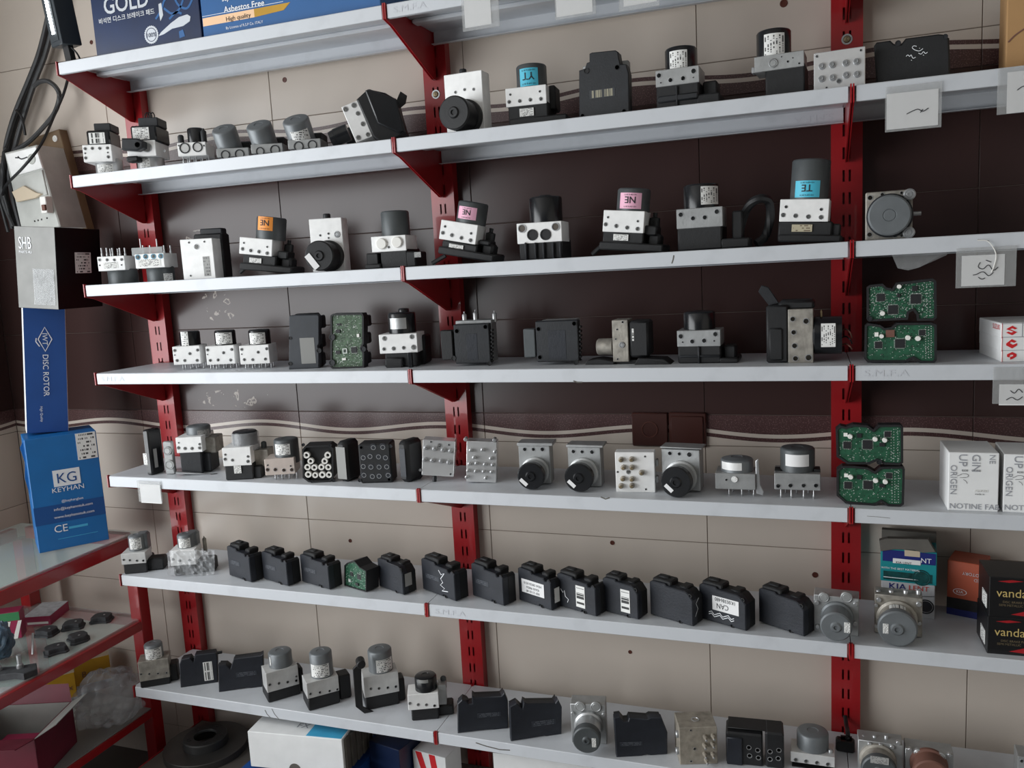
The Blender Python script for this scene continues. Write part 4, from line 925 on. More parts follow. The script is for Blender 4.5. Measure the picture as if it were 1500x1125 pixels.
tower(o, (1025, 285, 1160, 355), (963, 345, 1113, 422), (985, 420, 1115, 540), [(978, 400, 10), (1017, 403, 10), (1055, 403, 10), (1097, 400, 10), (1097, 380, 8), (982, 372, 5)], mm='grey', bd=.10, em='char', label=(1085, 305, 1165, 345), lm='print_grey', extra=[('connector', 'char', (1100, 430, 1165, 540), .02, .09, 1), ('port_body', 'alu_old', (1105, 345, 1190, 428), .03, .095)])
o.poly('bracket_strip', 'steel', [(965, 545), (965, 532), (1160, 545), (1160, 570), (1195, 570), (1195, 580), (1150, 580), (1150, 556)], -.012, -.004); o.done()
o = U(P_, 'pump with film wrapped black motor and small white label on its base', 'brake pump', 5, 'C1', 1310, vb=575, a=20, group=G5)
tower(o, (1278, 305, 1420, 418), (1218, 400, 1383, 492), (1232, 488, 1395, 570), [(1237, 460, 10), (1277, 465, 9), (1362, 472, 10), (1362, 445, 8), (1238, 435, 7)], bd=.085, extra=[('connector', 'black', (1385, 500, 1440, 570), .01, .08, 1)])
o.vcyl('film_wrap', 'wrap', (1272, 312, 1426, 400), .047); o.vcyl('terminal', 'greyd', (1432, 362, 1470, 440), .06); o.box('port_body', 'alu_old', (1375, 412, 1478, 497), .03, .08); o.lab((1283, 497, 1327, 537), y=-.0012, m='print', par=o.root); o.done()
o = U(P_, 'grey motor pump with white label, pinkish block and short pins', 'brake pump', 5, 'C2', 225, vb=580, a=14, group=G5)
o.pins([200, 237, 277, 318], 540, 580, y=.02, r=5); o.pins([215, 255, 300], 540, 580, y=.05); o.box('valve_block', 'alu_pink', (138, 462, 310, 540), 0, .07); o.ports([(155, 518, 11), (200, 517, 11), (247, 520, 11), (290, 518, 11), (158, 493, 5), (284, 497, 5)])
o.vcyl('motor', 'greyd', (190, 348, 335, 470), .038); o.clab((195, 380, 283, 434), 'print'); o.done()
C_ = 'solenoid_case'
o = U(C_, 'open black case filled with white ringed solenoids', 'solenoid case', 5, 'C2', 435, vb=588, a=14, group=G5)
out = [(348, 405), (365, 385), (495, 380), (520, 398), (520, 560), (500, 582), (385, 584), (352, 560)]
q = [o.L(u, v) for u, v in out]; q = [(x, max(z, 0)) for x, z in q]; ou, inn = inset(q, .0045); n = len(ou)
V = [(x, -.003, z) for x, z in ou]+[(x, -.003, z) for x, z in inn]+[(x, .05, z) for x, z in ou]+[(x, .008, z) for x, z in inn]; F = []
for i in range(n): j = (i+1) % n; F += [[i, j, n+j, n+i], [i, 2*n+i, 2*n+j, j], [n+i, n+j, 3*n+j, 3*n+i]]
F += [[3*n+i for i in range(n)], [2*n+i for i in range(n)]]; c = o.add('case', (V, F), 'black', None, 0)
for u, v, r in ((370, 437, 18), (487, 437, 18), (393, 470, 17), (470, 470, 17), (376, 503, 17), (413, 505, 17), (452, 503, 17), (490, 503, 17), (380, 543, 18), (418, 547, 16), (457, 545, 18), (494, 545, 17)):
    x, z = o.L(u, v, -.003); r *= o.px; Mx = Matrix.Translation((x, .008, z)) @ Matrix.Rotation(math.pi/2, 4, 'X'); o.add('solenoid', [lathe([(r, 0), (r, .011), (r*.5, .011), (r*.5, .004)], 18, Mx), lathe([(r*.5, .004), (0, .004)], 18, Mx)], ['plug', 'char'])
o.ports([(353, 380, 9), (500, 382, 9), (520, 575, 9), (400, 580, 8)], y=-.003, m='char', par=c); o.done()
o = U('case_cover', 'rounded black cover with a grey gasket panel beside the open solenoid case', 'cover', 5, 'C2', 562, vb=585, a=42, group=G5)
o.box('cover', 'black', (528, 362, 600, 583), 0, .06, g=1, b=.009); c = o.last; o.lab((530, 392, 594, 572), m='panel', name='gasket_panel', par=c); o.done()
def ring_case(o, R, rings, dp=.055, par=None, r=13):
    o.box('case', 'black', R, 0, dp, g=1, b=.004); c = o.last
    for u, v in rings: o.ports([(u, v, r)], m='steel', par=c); o.fcyl('boss', 'slab', (u, v, r*1.45), -.0004, .003, par=c)
    o.ports([(R[0]+10, R[1]+10, 10), (R[2]-12, R[1]+10, 10), (R[0]+12, R[3]-14, 10), (R[2]-14, R[3]-12, 10)], m='char', par=c); return c
o = U(C_, 'black case with rows of dark ringed openings beside a plain black lid', 'solenoid case', 5, 'C2', 748, vb=592, a=16, group=G5)
ring_case(o, (652, 378, 845, 590), [(683, 452), (720, 445), (767, 447), (805, 452), (683, 500), (725, 503), (770, 503), (812, 502), (684, 548), (733, 555), (770, 553), (820, 548), (738, 392), (790, 390)]); o.done()
o = U('case_cover', 'rounded black lid without panel leaning behind the ringed case', 'cover', 5, 'C2', 895, vb=588, a=45, group=G5)
o.box('cover', 'black', (862, 358, 935, 588), 0, .065, g=1, b=.010); o.lab((878, 400, 920, 560), y=-.001, m='slab', name='recess_panel'); o.done()
o = U('valve_block', 'tilted silver block with two rows of studs propped on a short post', 'valve block', 5, 'C2', 1095, vb=592, a=8, roll=6, group=G5)
b = plate(o, (1012, 373, 1180, 578), 'chrome', .045, studs=[(1028, 420), (1075, 425), (1122, 432), (1163, 437), (1020, 485), (1063, 490), (1112, 493), (1153, 500)], sr=13, g=0, sl=.014)
o.ports([(1103, 405, 13), (1057, 385, 6), (1155, 402, 6), (997, 540, 7), (1163, 562, 6)], par=b); o.vcyl('support_post', 'char', (1065, 565, 1087, 602), .02); o.done()
o = U('valve_block', 'tilted silver plate studded all over with slanting bolts', 'valve block', 5, 'C2', 1330, vb=592, a=8, roll=4, group=G5)
b = plate(o, (1250, 354, 1413, 584), 'chrome', .04, studs=[(1272, 408), (1337, 405), (1405, 415), (1290, 447), (1383, 452), (1265, 482), (1303, 480), (1350, 485), (1393, 488), (1257, 520), (1300, 523), (1343, 525), (1387, 527), (1250, 555), (1355, 560)], sr=10, g=0, sl=.018)
for p in ((1243, 347), (1402, 350)): o.fcyl('corner_screw', 'steel', (*p, 10), -.008, .012)
o.done()
for cr, ub, vb, bl, di, bo, d_ in (('C3', 305, 600, (222, 390, 402, 590), (290, 562, 74), [(258, 413, 12), (305, 413, 11), (355, 413, 13)], 'grey block pump with black motor face, next to the studded plate'),
    ('C3', 575, 612, (492, 397, 678, 605), (553, 568, 78), [(525, 422, 12), (573, 424, 11), (627, 425, 13)], 'grey block pump with black motor face, next to the pale studded block'),
    ('C3', 1105, 640, (1008, 415, 1222, 645), (1087, 600, 84), [(1055, 440, 13), (1107, 443, 11), (1162, 447, 16)], 'larger grey block pump with black motor face and dark housing behind')):
    o = U(P_, d_, 'brake pump', 5, cr, ub, vb=vb, a=14, group=G5)
    disc_block(o, bl, di, bo, bm='alu_dull', dm='gloss', barrel='alu_dull', ln=.055, hub=.3, bd=.04)
    o.box('top_flange', 'alu_dull', (bl[0]-8, bl[1]-12, bl[2]+8, bl[1]+6), -.004, .045)
    x, z = o.L(di[0]-38, di[1]+32, -.056); c, n = math.cos(-.75), math.sin(-.75); o.add('tag_strip', ([(x+a_*c-b_*n, -.0566, z+a_*n+b_*c) for a_, b_ in ((-.011, -.0045), (.011, -.0045), (.011, .0045), (-.011, .0045))], [[0, 1, 2, 3]]), 'paper')
    o.box('rear_housing', 'black', (bl[0]+10, bl[1], bl[2]-10, bl[3]-40), .04, .06 if ub < 1000 else .09, b=.003); o.done()
o = U('valve_block', 'pale square block with brass tipped studs in two columns', 'valve block', 5, 'C3', 862, vb=642, a=6, group=G5)
b = plate(o, (752, 422, 975, 642), 'alu', .035, [(768, 530, 6), (918, 445, 6), (923, 625, 6), (827, 530, 13)], [(785, 465), (843, 463), (798, 508), (845, 508), (795, 570), (845, 572), (785, 610), (845, 608), (898, 537)], sm='dust', sr=15, s2='brass', sl=.016)
o.box('side_nub', 'steel', (975, 465, 990, 500), .01, .03); o.box('side_nub', 'steel', (975, 555, 990, 590), .01, .03); o.done()
o = U(P_, 'squat grey motor pump on pins with a bent metal bracket at its side', 'brake pump', 5, 'C3', 1420, vb=672, a=4, group=G5)
o.pins([1380, 1450, 1515], 628, 672, y=.02, r=5); o.pins([1400, 1490], 628, 672, y=.05, r=5); o.box('valve_block', 'alu_dull', (1303, 537, 1525, 630), 0, .07); o.ports([(1365, 573, 7)]); o.fcyl('plug', 'alu', (1410, 572, 17), -.003, .002, ring=.7)
o.vcyl('motor', 'grey', (1333, 450, 1515, 550), .038, dome=.003); o.clab((1338, 478, 1450, 522), 'alu'); o.poly('bracket_strip', 'steel', [(1525, 470), (1540, 460), (1550, 600), (1570, 640), (1565, 660), (1530, 650)], .005, .012); o.done()
o = U(P_, 'charcoal motor pump with blank white label and four bright pins', 'brake pump', 5, 'C4', 255, vb=682, a=0, group=G5)
o.pins([165, 222, 290, 345], 632, 682, y=.012, r=6); o.pins([190, 250, 315], 632, 682, y=.05, r=5); o.box('valve_block', 'alu_dull', (128, 537, 383, 634), 0, .075); b = o.last; o.ports([(150, 607, 14), (218, 605, 14), (290, 605, 14), (358, 605, 14)], par=b)
o.box('lug', 'black', (130, 518, 170, 540), .02, .05); o.box('lug', 'black', (345, 515, 382, 540), .02, .05); o.vcyl('motor', 'greyd', (160, 390, 352, 545), .04); o.clab((190, 434, 318, 502), 'paper'); o.done()
lo2 = [(470, 512), (500, 490), (570, 490), (640, 498), (680, 520), (710, 495), (832, 492), (845, 508), (840, 700), (822, 712), (752, 710), (715, 688), (680, 708), (520, 695), (470, 652)]
up2 = [(465, 288), (490, 268), (522, 276), (560, 262), (640, 268), (672, 290), (700, 265), (820, 264), (836, 280), (836, 472), (815, 486), (732, 482), (692, 462), (650, 482), (530, 480), (470, 440)]
o = U(PB, 'green circuit board in black case standing on the lower shelf under another board', 'circuit board', 5, 'C4', 655, vb=712, a=-2, group='green circuit boards in black cases')
pcb(o, lo2, [(533, 598, 19), (643, 596, 23), (758, 545, 15)], [(548, 552, 13), (685, 572, 13), (738, 578, 13)], 190, cols=[(790, 520, 690, 13), (810, 515, 690, 13), (775, 530, 690, 11)], small=[(523, 543, 10, 10, 'plug'), (595, 552, 12, 12, 'chip'), (720, 600, 14, 10, 'chip')]); o.done()
zt = max(v.co.z for q in o.parts for v in q.data.vertices)
o = U(PB, 'green circuit board in black case, balanced on the lower shelf board', 'circuit board', 5, 'C4', 655, vb=712, a=-2, group='green circuit boards in black cases'); o.zfree = True
pcb(o, up2, [(528, 378, 19), (640, 375, 24), (750, 318, 15)], [(545, 330, 13), (682, 345, 13), (735, 350, 13)], 190, cols=[(785, 290, 465, 13), (806, 285, 465, 13), (770, 300, 460, 11)], small=[(520, 320, 10, 10, 'plug'), (595, 325, 12, 12, 'chip'), (720, 375, 14, 10, 'chip')]); o.ports([(705, 470, 14)], y=-.005, m='char', par=o.root); o.done(False)
zb = min(v.co.z for q in o.parts for v in q.data.vertices); o.root.location.z += zt-zb-.001
for R, ub, d_ in (((1087, 422, 1357, 748), 1222, 'white printed carton standing alone beside the green boards'), ((1392, 432, 1668, 760), 1530, 'white printed carton pushed against another of its kind')):
    o = U('parts_carton', d_, 'box', 5, 'C4', ub, vb=R[3]-2, a=-10, group='white printed cartons')
    c = printed_box(o, R, .115, 'boxwhite'); u, v = R[0], R[1]
    for st, du, dv, h, rot in (('ORIGEN', 26, 150, 32, -90), ('UP', 78, 45, 40, -90), ('GIN', 150, 60, 40, -90), ('NE', 240, 40, 28, -90), ('NOTINE FAB', 140, 298, 30, 0)): o.txt(st, u+du, v+dv, h, m='greyprint', par=c)if rot == 0 else o.txt(st, u+du, v+dv, h, m='greyprint', rot=rot, par=c)
    o.txt('8200', 88 + u, v+100, 11, par=c); o.txt('CV 410', u+150, v+100, 10, par=c); o.stroke([[(u+45, v+130), (u+60, v+125), (u+75, v+118), (u+100, v+120), (u+108, v+130), (u+95, v+138), (u+60, v+140)], [(u+80, v+150), (u+95, v+160), (u+100, v+172)]], 2, par=c, name='line_drawing')
    o.txt('made in', u+170, v+230, 10, par=c); o.lab((u+140, v+205, u+215, v+220), m='print', par=c, name='print'); o.done()
# ------------------------------------------------------------------ second lowest shelf
o = U(P_, 'pump with oblong grey motor and black side housing at the shelf end', 'brake pump', 6, 'C1', 740, vb=1090, a=20, group=G6)
def grey_unit(o, motor, block, ecu, holes, label=None, wing=None, bd=.058, mm='grey', bm='alu_mid', my=None, em='black'):
    my = my or .030
    tower(o, motor, block, ecu, holes, mm=mm, bm=bm, bd=bd, label=label, my=my, em=em)
    if wing: o.box('side_housing', 'black', wing, .015, bd, g=1, b=.004)
grey_unit(o, (703, 878, 800, 985), (662, 982, 803, 1030), (675, 1026, 812, 1090), [(680, 1013, 7), (713, 1015, 7), (752, 1017, 7), (787, 1017, 7)], (708, 898, 775, 952), (800, 1010, 905, 1085), my=.035)
o.box('motor_tail', 'grey', (735, 875, 815, 985), .035, .075, b=.006); o.done()
o = U(P_, 'pump with oblong grey motor wrapped in clear crumpled film', 'brake pump', 6, 'C1', 1010, vb=1100, a=20, group=G6)
grey_unit(o, (972, 870, 1075, 975), (930, 965, 1078, 1038), (950, 1034, 1068, 1100), [(950, 1010, 8), (988, 1018, 8), (1040, 1015, 8)], (978, 898, 1045, 945), (1062, 1015, 1180, 1090), bm='alu', my=.035)
o.box('motor_tail', 'grey', (1010, 868, 1085, 975), .035, .075, b=.006); o.vcyl('terminal', 'alu_old', (1110, 890, 1140, 970), .07, dome=.003)
rr = random.Random(3); V = []; F = []; n = 16
for i in range(n+1):
    for j in range(11):
        u = 925+i*16; v = 960+j*14; x, z = o.L(u, min(v, 1098), -.006); V.append((x, -.007-abs(rr.gauss(0, .004)), max(z, .001)+rr.gauss(0, .001)))
for i in range(n):
    for j in range(10): F.append([i*11+j, (i+1)*11+j, (i+1)*11+j+1, i*11+j+1])
o.add('film_wrap', (V, F), 'wrap', None, 0); o.done(False)
def face_yaw(S, u0, v0, u1, v1):
    p = atZ(u0, v0, SZ[S]); q = atZ(u1, v1, SZ[S]); return math.degrees(math.atan2(q.y-p.y, q.x-p.x)), (q-p).length
SLABP = [(0, 0), (.62, 0), (.64, .06), (.74, .06), (.76, 0), (1, 0), (1, .80), (.95, .86), (.90, .86), (.86, .80), (.82, .80), (.78, .88), (.44, .90), (.40, .97), (.06, 1.0), (0, .94)]
SLABQ = [(0, 0), (.66, 0), (.70, .05), (.76, 0), (1, 0), (1, .72), (.88, .90), (.82, .93), (.40, .95), (.36, 1.0), (.05, 1.0), (0, .92)]
def slab(c, h, lab_, shape=SLABP, name=M_, S=6, th=.045, cat='control module', conn=(.03, .47), m='slab', pr=True):
    yw, w_ = face_yaw(S, *c); um, vm = (c[0]+c[2])/2, (c[1]+c[3])/2
    o = U(name, lab_, cat, S, 'P', um, vb=vm, yaw=yw, group=G6 if S == 6 else G7)
    H = h*o.px*1.02; o.w, o.h = w_, H; o.F = lambda x, z: (-w_/2+x*w_, z*H)
    o.add('cover', prism([o.F(x, z) for x, z in shape], 0, .018, .002), m, None, 30); c_ = o.last
    o.add('housing', prism([o.F(.01+.98*x, .98*z) for x, z in shape], .018, th, .003), 'black', None, 30)
    if conn: a, b = o.F(conn[0], .85), o.F(conn[1], 1.07); o.add('connector', chbox(a[0], b[0], .008, th-.002, a[1], b[1], .003), 'black'); a, b = o.F(.60, .80), o.F(.80, .97); o.add('lug', chbox(a[0], b[0], .016, th+.004, a[1], b[1], .003), 'black'); a, b = o.F(.10, 1.0), o.F(.34, 1.11); o.add('connector_lip', chbox(a[0], b[0], .020, th-.008, a[1], b[1], .003), 'black')
    for x, z in ((.93, .83), (.70, .03), (.05, .93)):
        p = o.F(x, z); o.add('screw_lug', lathe([(.005, 0), (.005, .005), (.003, .005), (.003, .002), (0, .002)], 12, Matrix.Translation((p[0], .006, p[1])) @ Matrix.Rotation(math.pi/2, 4, 'X')), 'black', c_)
    if pr: a, b = o.F(.12, .42), o.F(.55, .56); o.add('moulded_print', chbox(a[0], b[0], -.0005, 0, a[1], b[1], 0), 'print_white', c_)
    o.cover = c_; return o
def flab(o, x0, x1, z0, z1, m, name='label'):
    a, b = o.F(x0, z0), o.F(x1, z1); return o.add(name, chbox(a[0], b[0], -.0012, -.0004, a[1], b[1], 0), m, o.cover)
SL = [((336, 843.7, 368, 854.3), 45, 'black module standing next to the film wrapped pump'), ((386, 849, 422, 860), 42, 'black module, second of the row after the film wrapped pump'), ((442, 853, 483, 865), 42, 'black module standing next to the one with an exposed green board'), None,
      ((555.3, 859.7, 591, 873), 43, 'black module with silver strip on its edge, by the shelf joint'), ((619, 863.7, 667, 882), 48, 'black module with white pen writing on its face'), ((692, 873, 738, 889), 50, 'black module with plain face between the pen marked one and the white labelled one'),
      ((760, 879.7, 808, 895.7), 50, 'black module with wide white label printed upside down'), ((817, 887.7, 873, 904.5), 50, 'black module with tall barcode label'), ((884, 895.7, 934.7, 909), 51, 'smooth cornered black module with slim white label'),
      ((952, 901, 1014.7, 919), 52, 'black module with bare flat face and pen marks on its edge'), ((1024, 906, 1092, 925.8), 53, 'black module with white number sticker and pen writing'), ((1110.7, 911.7, 1177, 934), 52, 'large bare black module next to the round grey motor')]
for i, t in enumerate(SL):
    if t is None:
        yw, w_ = face_yaw(6, 506, 857, 538, 867.7); o = U(PB, 'opened black module showing a bright green circuit board, among black modules', 'circuit board', 6, 'D2', 645, vb=140, yaw=yw, group=G6)
        pcb(o, [(585, 10), (600, -5), (640, -15), (670, 20), (705, 40), (705, 155), (640, 140), (585, 120)], [(660, 75, 14), (620, 60, 11)], [], 160, 'pcb', .04, .003, small=[(650, 115, 12, 8, 'chip'), (610, 95, 10, 8, 'solder')]); o.done(); continue
    sh = SLABQ if i in (4, 9, 10, 11, 12) else SLABP
    o = slab(t[0], t[1], t[2], sh, pr=i in (0, 1, 2, 5, 6))
    if i == 4: o.add('silver_strip', chbox(o.w/2-.0002, o.w/2+.0008, .008, .030, .02, o.h*.68, 0), 'print_grey', o.cover)
    if i == 5:
        p = [o.F(.55, .8), o.F(.62, .68), o.F(.72, .75), o.F(.60, .55), o.F(.66, .45), o.F(.58, .35), o.F(.70, .28), o.F(.62, .18), o.F(.8, .22)]; o.add('handwriting', ribbon([Vector(q) for q in p], .0022, -.0014), 'white_print', o.cover, 0)
    if i == 7:
        l = flab(o, .12, .80, .30, .70, 'paper'); 
        for z, st in ((.60, 'HDA 58920 0510'), (.48, '02650 90026'), (.37, 'REF 53 03 00')):
            tv, tf = text_vf(st); q = o.F(.46, z); o.add('lettering', ([(q[0]-a*.0058, -.0016, q[1]-b*.0058) for a, b in tv], tf), 'ink', l, 0)
        o.add('edge_label', chbox(o.w/2-.0002, o.w/2+.0006, .012, .030, .015, o.h*.6, 0), 'barcodev', o.cover)
    if i == 8:
        flab(o, .50, .73, .14, .78, 'barcodev'); p = [o.F(.1, .55), o.F(.16, .45), o.F(.2, .52), o.F(.22, .35), o.F(.3, .28), o.F(.27, .18)]; o.add('handwriting', ribbon([Vector(q) for q in p], .0018, -.0014), 'white_print', o.cover, 0)
    if i == 9: flab(o, .52, .78, .12, .78, 'barcodev')
    if i == 10: o.add('handwriting', ribbon([Vector((.010, .02)), Vector((.022, .035)), Vector((.014, .05)), Vector((.026, .06))], .0016, 0), 'white_print', o.cover, 0); e = o.last; e.rotation_euler = (0, 0, math.pi/2); e.location = (o.w/2+.0006, 0, 0)
    if i == 11:
        l = flab(o, .30, .86, .36, .76, 'paper'); 
        for (x, z, st, h) in ((.57, .68, '1K00386480', .0085), (.52, .50, 'CAN', .012)):
            tv, tf = text_vf(st); q = o.F(x, z); o.add('lettering', ([(q[0]-a*h*.85, -.0016, q[1]-b*h) for a, b in tv], tf), 'ink', l, 0)
        for z0 in (.26, .20):
            o.add('handwriting', ribbon([Vector(o.F(.22+.06*k, z0+.05*math.sin(k*2.1))) for k in range(10)], .0018, -.0014), 'white_print', o.cover, 0)
    o.done()
def motor_face(o, block, disc, ln=.06, bm='alu_dull', dm='grey', labels=(), rings=(), bolts=(), bd=.045, barrel='grey', hub=.27):
    disc_block(o, block, disc, (), bd=bd, ln=ln, bm=bm, dm=dm, barrel=barrel, hub=hub); b = o.parts[0]
    for q in rings: o.fcyl('plug', 'alu_dull', q, -.004, .003, par=b, ring=.75)
    for q in bolts: o.fcyl('bolt', 'steel', q, -.006, .003, par=b)
    for R, m in labels: o.lab(R, y=-ln-.0008, m=m, par=o.parts[1])
o = U(P_, 'pump lying with round grey motor face toward the room, at a shelf joint', 'brake pump', 6, 'D4', 470, vb=390, a=2, group=G6)
motor_face(o, (345, 172, 592, 390), (467, 352, 80), labels=[((512, 325, 545, 385), 'print')], rings=[(400, 190, 28), (525, 190, 30)], bolts=[(575, 228, 12), (365, 350, 12), (572, 335, 12), (362, 220, 12)]); o.done()
o = U(P_, 'pump lying with round grey motor face bearing two white labels', 'brake pump', 6, 'D4', 810, vb=400, a=-2, group=G6)
motor_face(o, (680, 175, 940, 400), (805, 370, 98), bm='alu_old', labels=[((725, 338, 755, 395), 'print')], bolts=[(703, 210, 13), (923, 235, 14), (688, 240, 10), (690, 355, 10), (925, 340, 10)], barrel='alu_old')
x, z = o.L(805, 370, -.06); r = 98*o.px*.95; V = []; F = []
for k in range(9):
    a = math.radians(115-k*6.5)
    for y in (-.034, -.016): V.append((x+r*math.cos(a)*1.0, y, z+r*math.sin(a)))
for k in range(8): F.append([2*k, 2*k+2, 2*k+3, 2*k+1])
o.add('wrapped_label', (V, F), 'print', o.parts[1])
for q in (700, 770, 850, 920): o.vcyl('screw', 'steel', (q-14, 150, q+14, 178), .02)
o.done()
CB = 'parts_carton'
o = U(CB, 'grey and white carton with dark blue and red lettering under a teal one', 'box', 6, 'P', 1330, vb=903, a=0)
c = printed_box(o, (1291, 850, 1369, 905), .09, 'kgrey'); o.txt('KIA', 1315, 859, 9, m='deepblue', par=c, sx=1.15); o.txt('LENT', 1346, 862, 7, m='kred', par=c, sx=1.1); o.stroke([[(1291, 873), (1369, 874)]], .8, par=c, name='rule', sm=False)
o.fcyl('emblem', 'ink', (1356, 889, 11), -.0008, .0002, par=c, ring=.8); o.done(); zt = o.d[3]
o = U(CB, 'torn teal and blue carton with open flap on top of another carton', 'box', 6, 'P', 1330, vb=903, a=0)
c = printed_box(o, (1290, 795, 1372, 851), .09, 'teal', 'teal', g=0); x0, x1, z0, z1 = o.d
o.box('blue_band', 'deepblue', (1293, 797, 1371, 821), -.0006, .0004, par=c); o.box('cloth_print', 'tealdark', (1294, 828, 1366, 848), -.0005, .0004, par=c); o.box('white_line', 'white_print', (1294, 841, 1346, 843), -.0009, .0004, par=c)
o.fcyl('disc_print', 'tealdark', (1350, 839, 12), -.0009, .0002, par=c, ring=.8); o.box('sticker', 'paper', (1308, 810, 1349, 821), -.0012, .0004, par=c); s = o.last; o.txt('KIA LENT', 1324, 817, 3.4, y=-.0016, par=s); o.txt('NT', 1357, 814, 7, m='white_print', par=c); o.box('fold', 'beige', (1325, 798, 1348, 809), -.001, .0004, par=c); o.txt('WITH THE BEST MATERIAL', 1319, 826, 3, m='white_print', par=c)
f = [o.L(1288, 783), o.L(1300, 780), o.L(1360, 781), o.L(1366, 792), o.L(1371, 800), o.L(1352, 801), o.L(1340, 797), o.L(1310, 796), o.L(1290, 799)]
o.add('torn_flap', prism(f, -.006, .01, .001), 'flap', None, 0); o.add('open_flap', chbox(x0, x1, .07, .088, z1-.002, z1+.022, .001), 'flap', None, 0); o.done(False)
zb = min(v.co.z for v in c.data.vertices); o.root.location.z += zt-zb-.0005
o = U(CB, 'orange red carton with dark photo band and blue foot, behind the black cartons', 'box', 6, 'P', 1415, vb=904, a=10)
c = printed_box(o, (1388, 820, 1440, 904), .075, 'kiaorange', 'kiaorange'); x0, x1, z0, z1 = o.d; h = z1-z0; o.add('photo_band', chbox(x0, x1, -.0006, .0004, z0+h*.12, z0+h*.32, 0), 'vblack', c); o.add('blue_foot', chbox(x0, x1, -.0007, .0004, z0, z0+h*.12, 0), 'deepblue', c)
o.txt('KIA', 1406, 867, 4.2, m='white_print', par=c, y=-.0014); t_ = o.L(1406, 867); o.add('oval', lathe([(.0105, 0), (.0117, .0001), (.0117, .0007), (.0105, .0008)], 28, Matrix.Translation((t_[0], 0, t_[1])) @ Matrix.Diagonal((1.2, 1, .62, 1)) @ Matrix.Rotation(math.pi/2, 4, 'X')), 'white_print', c)
o.txt('ROTORY', 1424, 842, 4.5, m='silver', rot=180, par=c); o.txt('ED', 1431, 851, 4.5, m='silver', rot=180, par=c); o.done()
zt = None
for (R, d_, g) in (((1447, 903, 1560, 962), 'glossy black carton with gold lettering, bottom of the pair', 1), ((1450, 838, 1560, 905), 'glossy black carton with gold lettering, top of the pair', 0)):
    o = U(CB, d_, 'box', 6, 'P', 1505, vb=962, a=-14, group='glossy black cartons'); c = printed_box(o, R, .10, 'vblack', 'vblack', g=g)
    tv, tf = text_vf('vanda'); H = .0175; x0, x1, z0, z1 = o.d; zc = z0+(z1-z0)*.62
    o.add('lettering', ([(x0+.040+a*H*.95, -.0010, zc+b*H) for a, b in tv], tf), 'gold', c, 0)
    for k, st in enumerate(('DISC BRAKE PADS  METALLIC', 'SEMI METALLIC')):
        tv, tf = text_vf(st); o.add('small_print', ([(x0+.012+.034*(2-k)*.8+a*.0045, -.0010, zc-.019-k*.007+b*.0045) for a, b in tv], tf), 'brass', c, 0)
    o.add('red_flash', prism([(x0+.040, z0+.008), (x0+.075, z0+.020), (x1-.03, z0+.024), (x1-.04, z0+.004)], -.0008, .0002, .0001), 'vred', c, 0); o.add('red_flash', prism([(x0+.015, z1-.009), (x0+.04, z1-.005), (x0+.06, z1-.007), (x0+.035, z1-.011)], -.0008, .0002, .0001), 'vred', c, 0)
    o.add('side_print', chbox(x0-.0006, x0+.0002, .02, .06, z0+.01, z0+.04, 0), 'print_y', c, 0)
    if g: zt = z1
    else: o.root.location.z += zt-z0-.0005
    o.done(bool(g))
# ------------------------------------------------------------------ lowest shelf
o = U(P_, 'small dusty pump with labelled grey motor at the end of the lowest shelf', 'brake pump', 7, 'D1', 850, vb=678, a=10, group=G7)
grey_unit(o, (788, 445, 905, 550), (755, 548, 935, 625), (765, 620, 940, 678), [(775, 610, 6), (820, 608, 6), (868, 606, 6), (915, 602, 6)], (793, 478, 888, 525), (922, 560, 985, 660), bm='alu_old'); o.done()
def shaped(cr, pts, lab_, c, th=.05, extra=None, m='slab'):
    ox, oy = CROP[cr]; q = [(ox+u/3.75, oy+v/3.75) for u, v in c]; yw, w_ = face_yaw(7, *q[0], *q[1])
    o = U(M_, lab_, 'control module', 7, cr, (c[0][0]+c[1][0])/2, vb=(c[0][1]+c[1][1])/2, yaw=yw, group=G7)
    o.poly('cover', m, pts, 0, .018, b=.002); o.cover = o.last
    cx = sum(p[0] for p in pts)/len(pts); cy = sum(p[1] for p in pts)/len(pts)
    o.poly('housing', 'black', [(cx+(u-cx)*.96, cy+(v-cy)*.96) for u, v in pts], .018, th, b=.003)
    return o
o = shaped('D1', [(985, 555), (995, 530), (1042, 520), (1062, 545), (1070, 505), (1185, 492), (1195, 520), (1195, 655), (992, 685)], 'black module with white label and a handle bar on top, on the lowest shelf', ((992, 685), (1195, 655)))
o.lab((1113, 546, 1174, 640), m='barcode', par=o.cover); o.tubepx('handle_bar', 'black', [(1065, 520, .03), (1085, 512, .03), (1150, 500, .03), (1220, 488, .03)], 8); o.done()
o = shaped('D1', [(1198, 560), (1238, 560), (1265, 582), (1282, 527), (1430, 508), (1445, 500), (1450, 678), (1380, 690), (1360, 684), (1202, 710)], 'black module with eared top between the labelled module and a grey motor pump', ((1202, 710), (1450, 678)))
o.lab((1295, 603, 1412, 613), m='print_white', par=o.cover, name='moulded_print'); o.done()
o = U(P_, 'grey motor pump with pale block, touching the eared black module on its shelf', 'brake pump', 7, 'D2', 245, vb=748, a=-11, group=G7)
grey_unit(o, (160, 495, 300, 610), (147, 607, 332, 664), (155, 690, 345, 750), [(170, 668, 9), (220, 660, 9), (268, 653, 9), (315, 645, 9), (315, 622, 6)], (165, 535, 185, 575), (325, 580, 365, 725)); o.done()
o = U(P_, 'grey motor pump with wide white label between two other grey motors', 'brake pump', 7, 'D2', 465, vb=795, a=-11, group=G7)
grey_unit(o, (385, 495, 522, 640), (370, 662, 552, 700), (378, 728, 560, 798), [(393, 718, 8), (445, 710, 8), (498, 702, 8), (548, 692, 8)], (402, 570, 498, 615), (545, 625, 625, 770)); o.done()
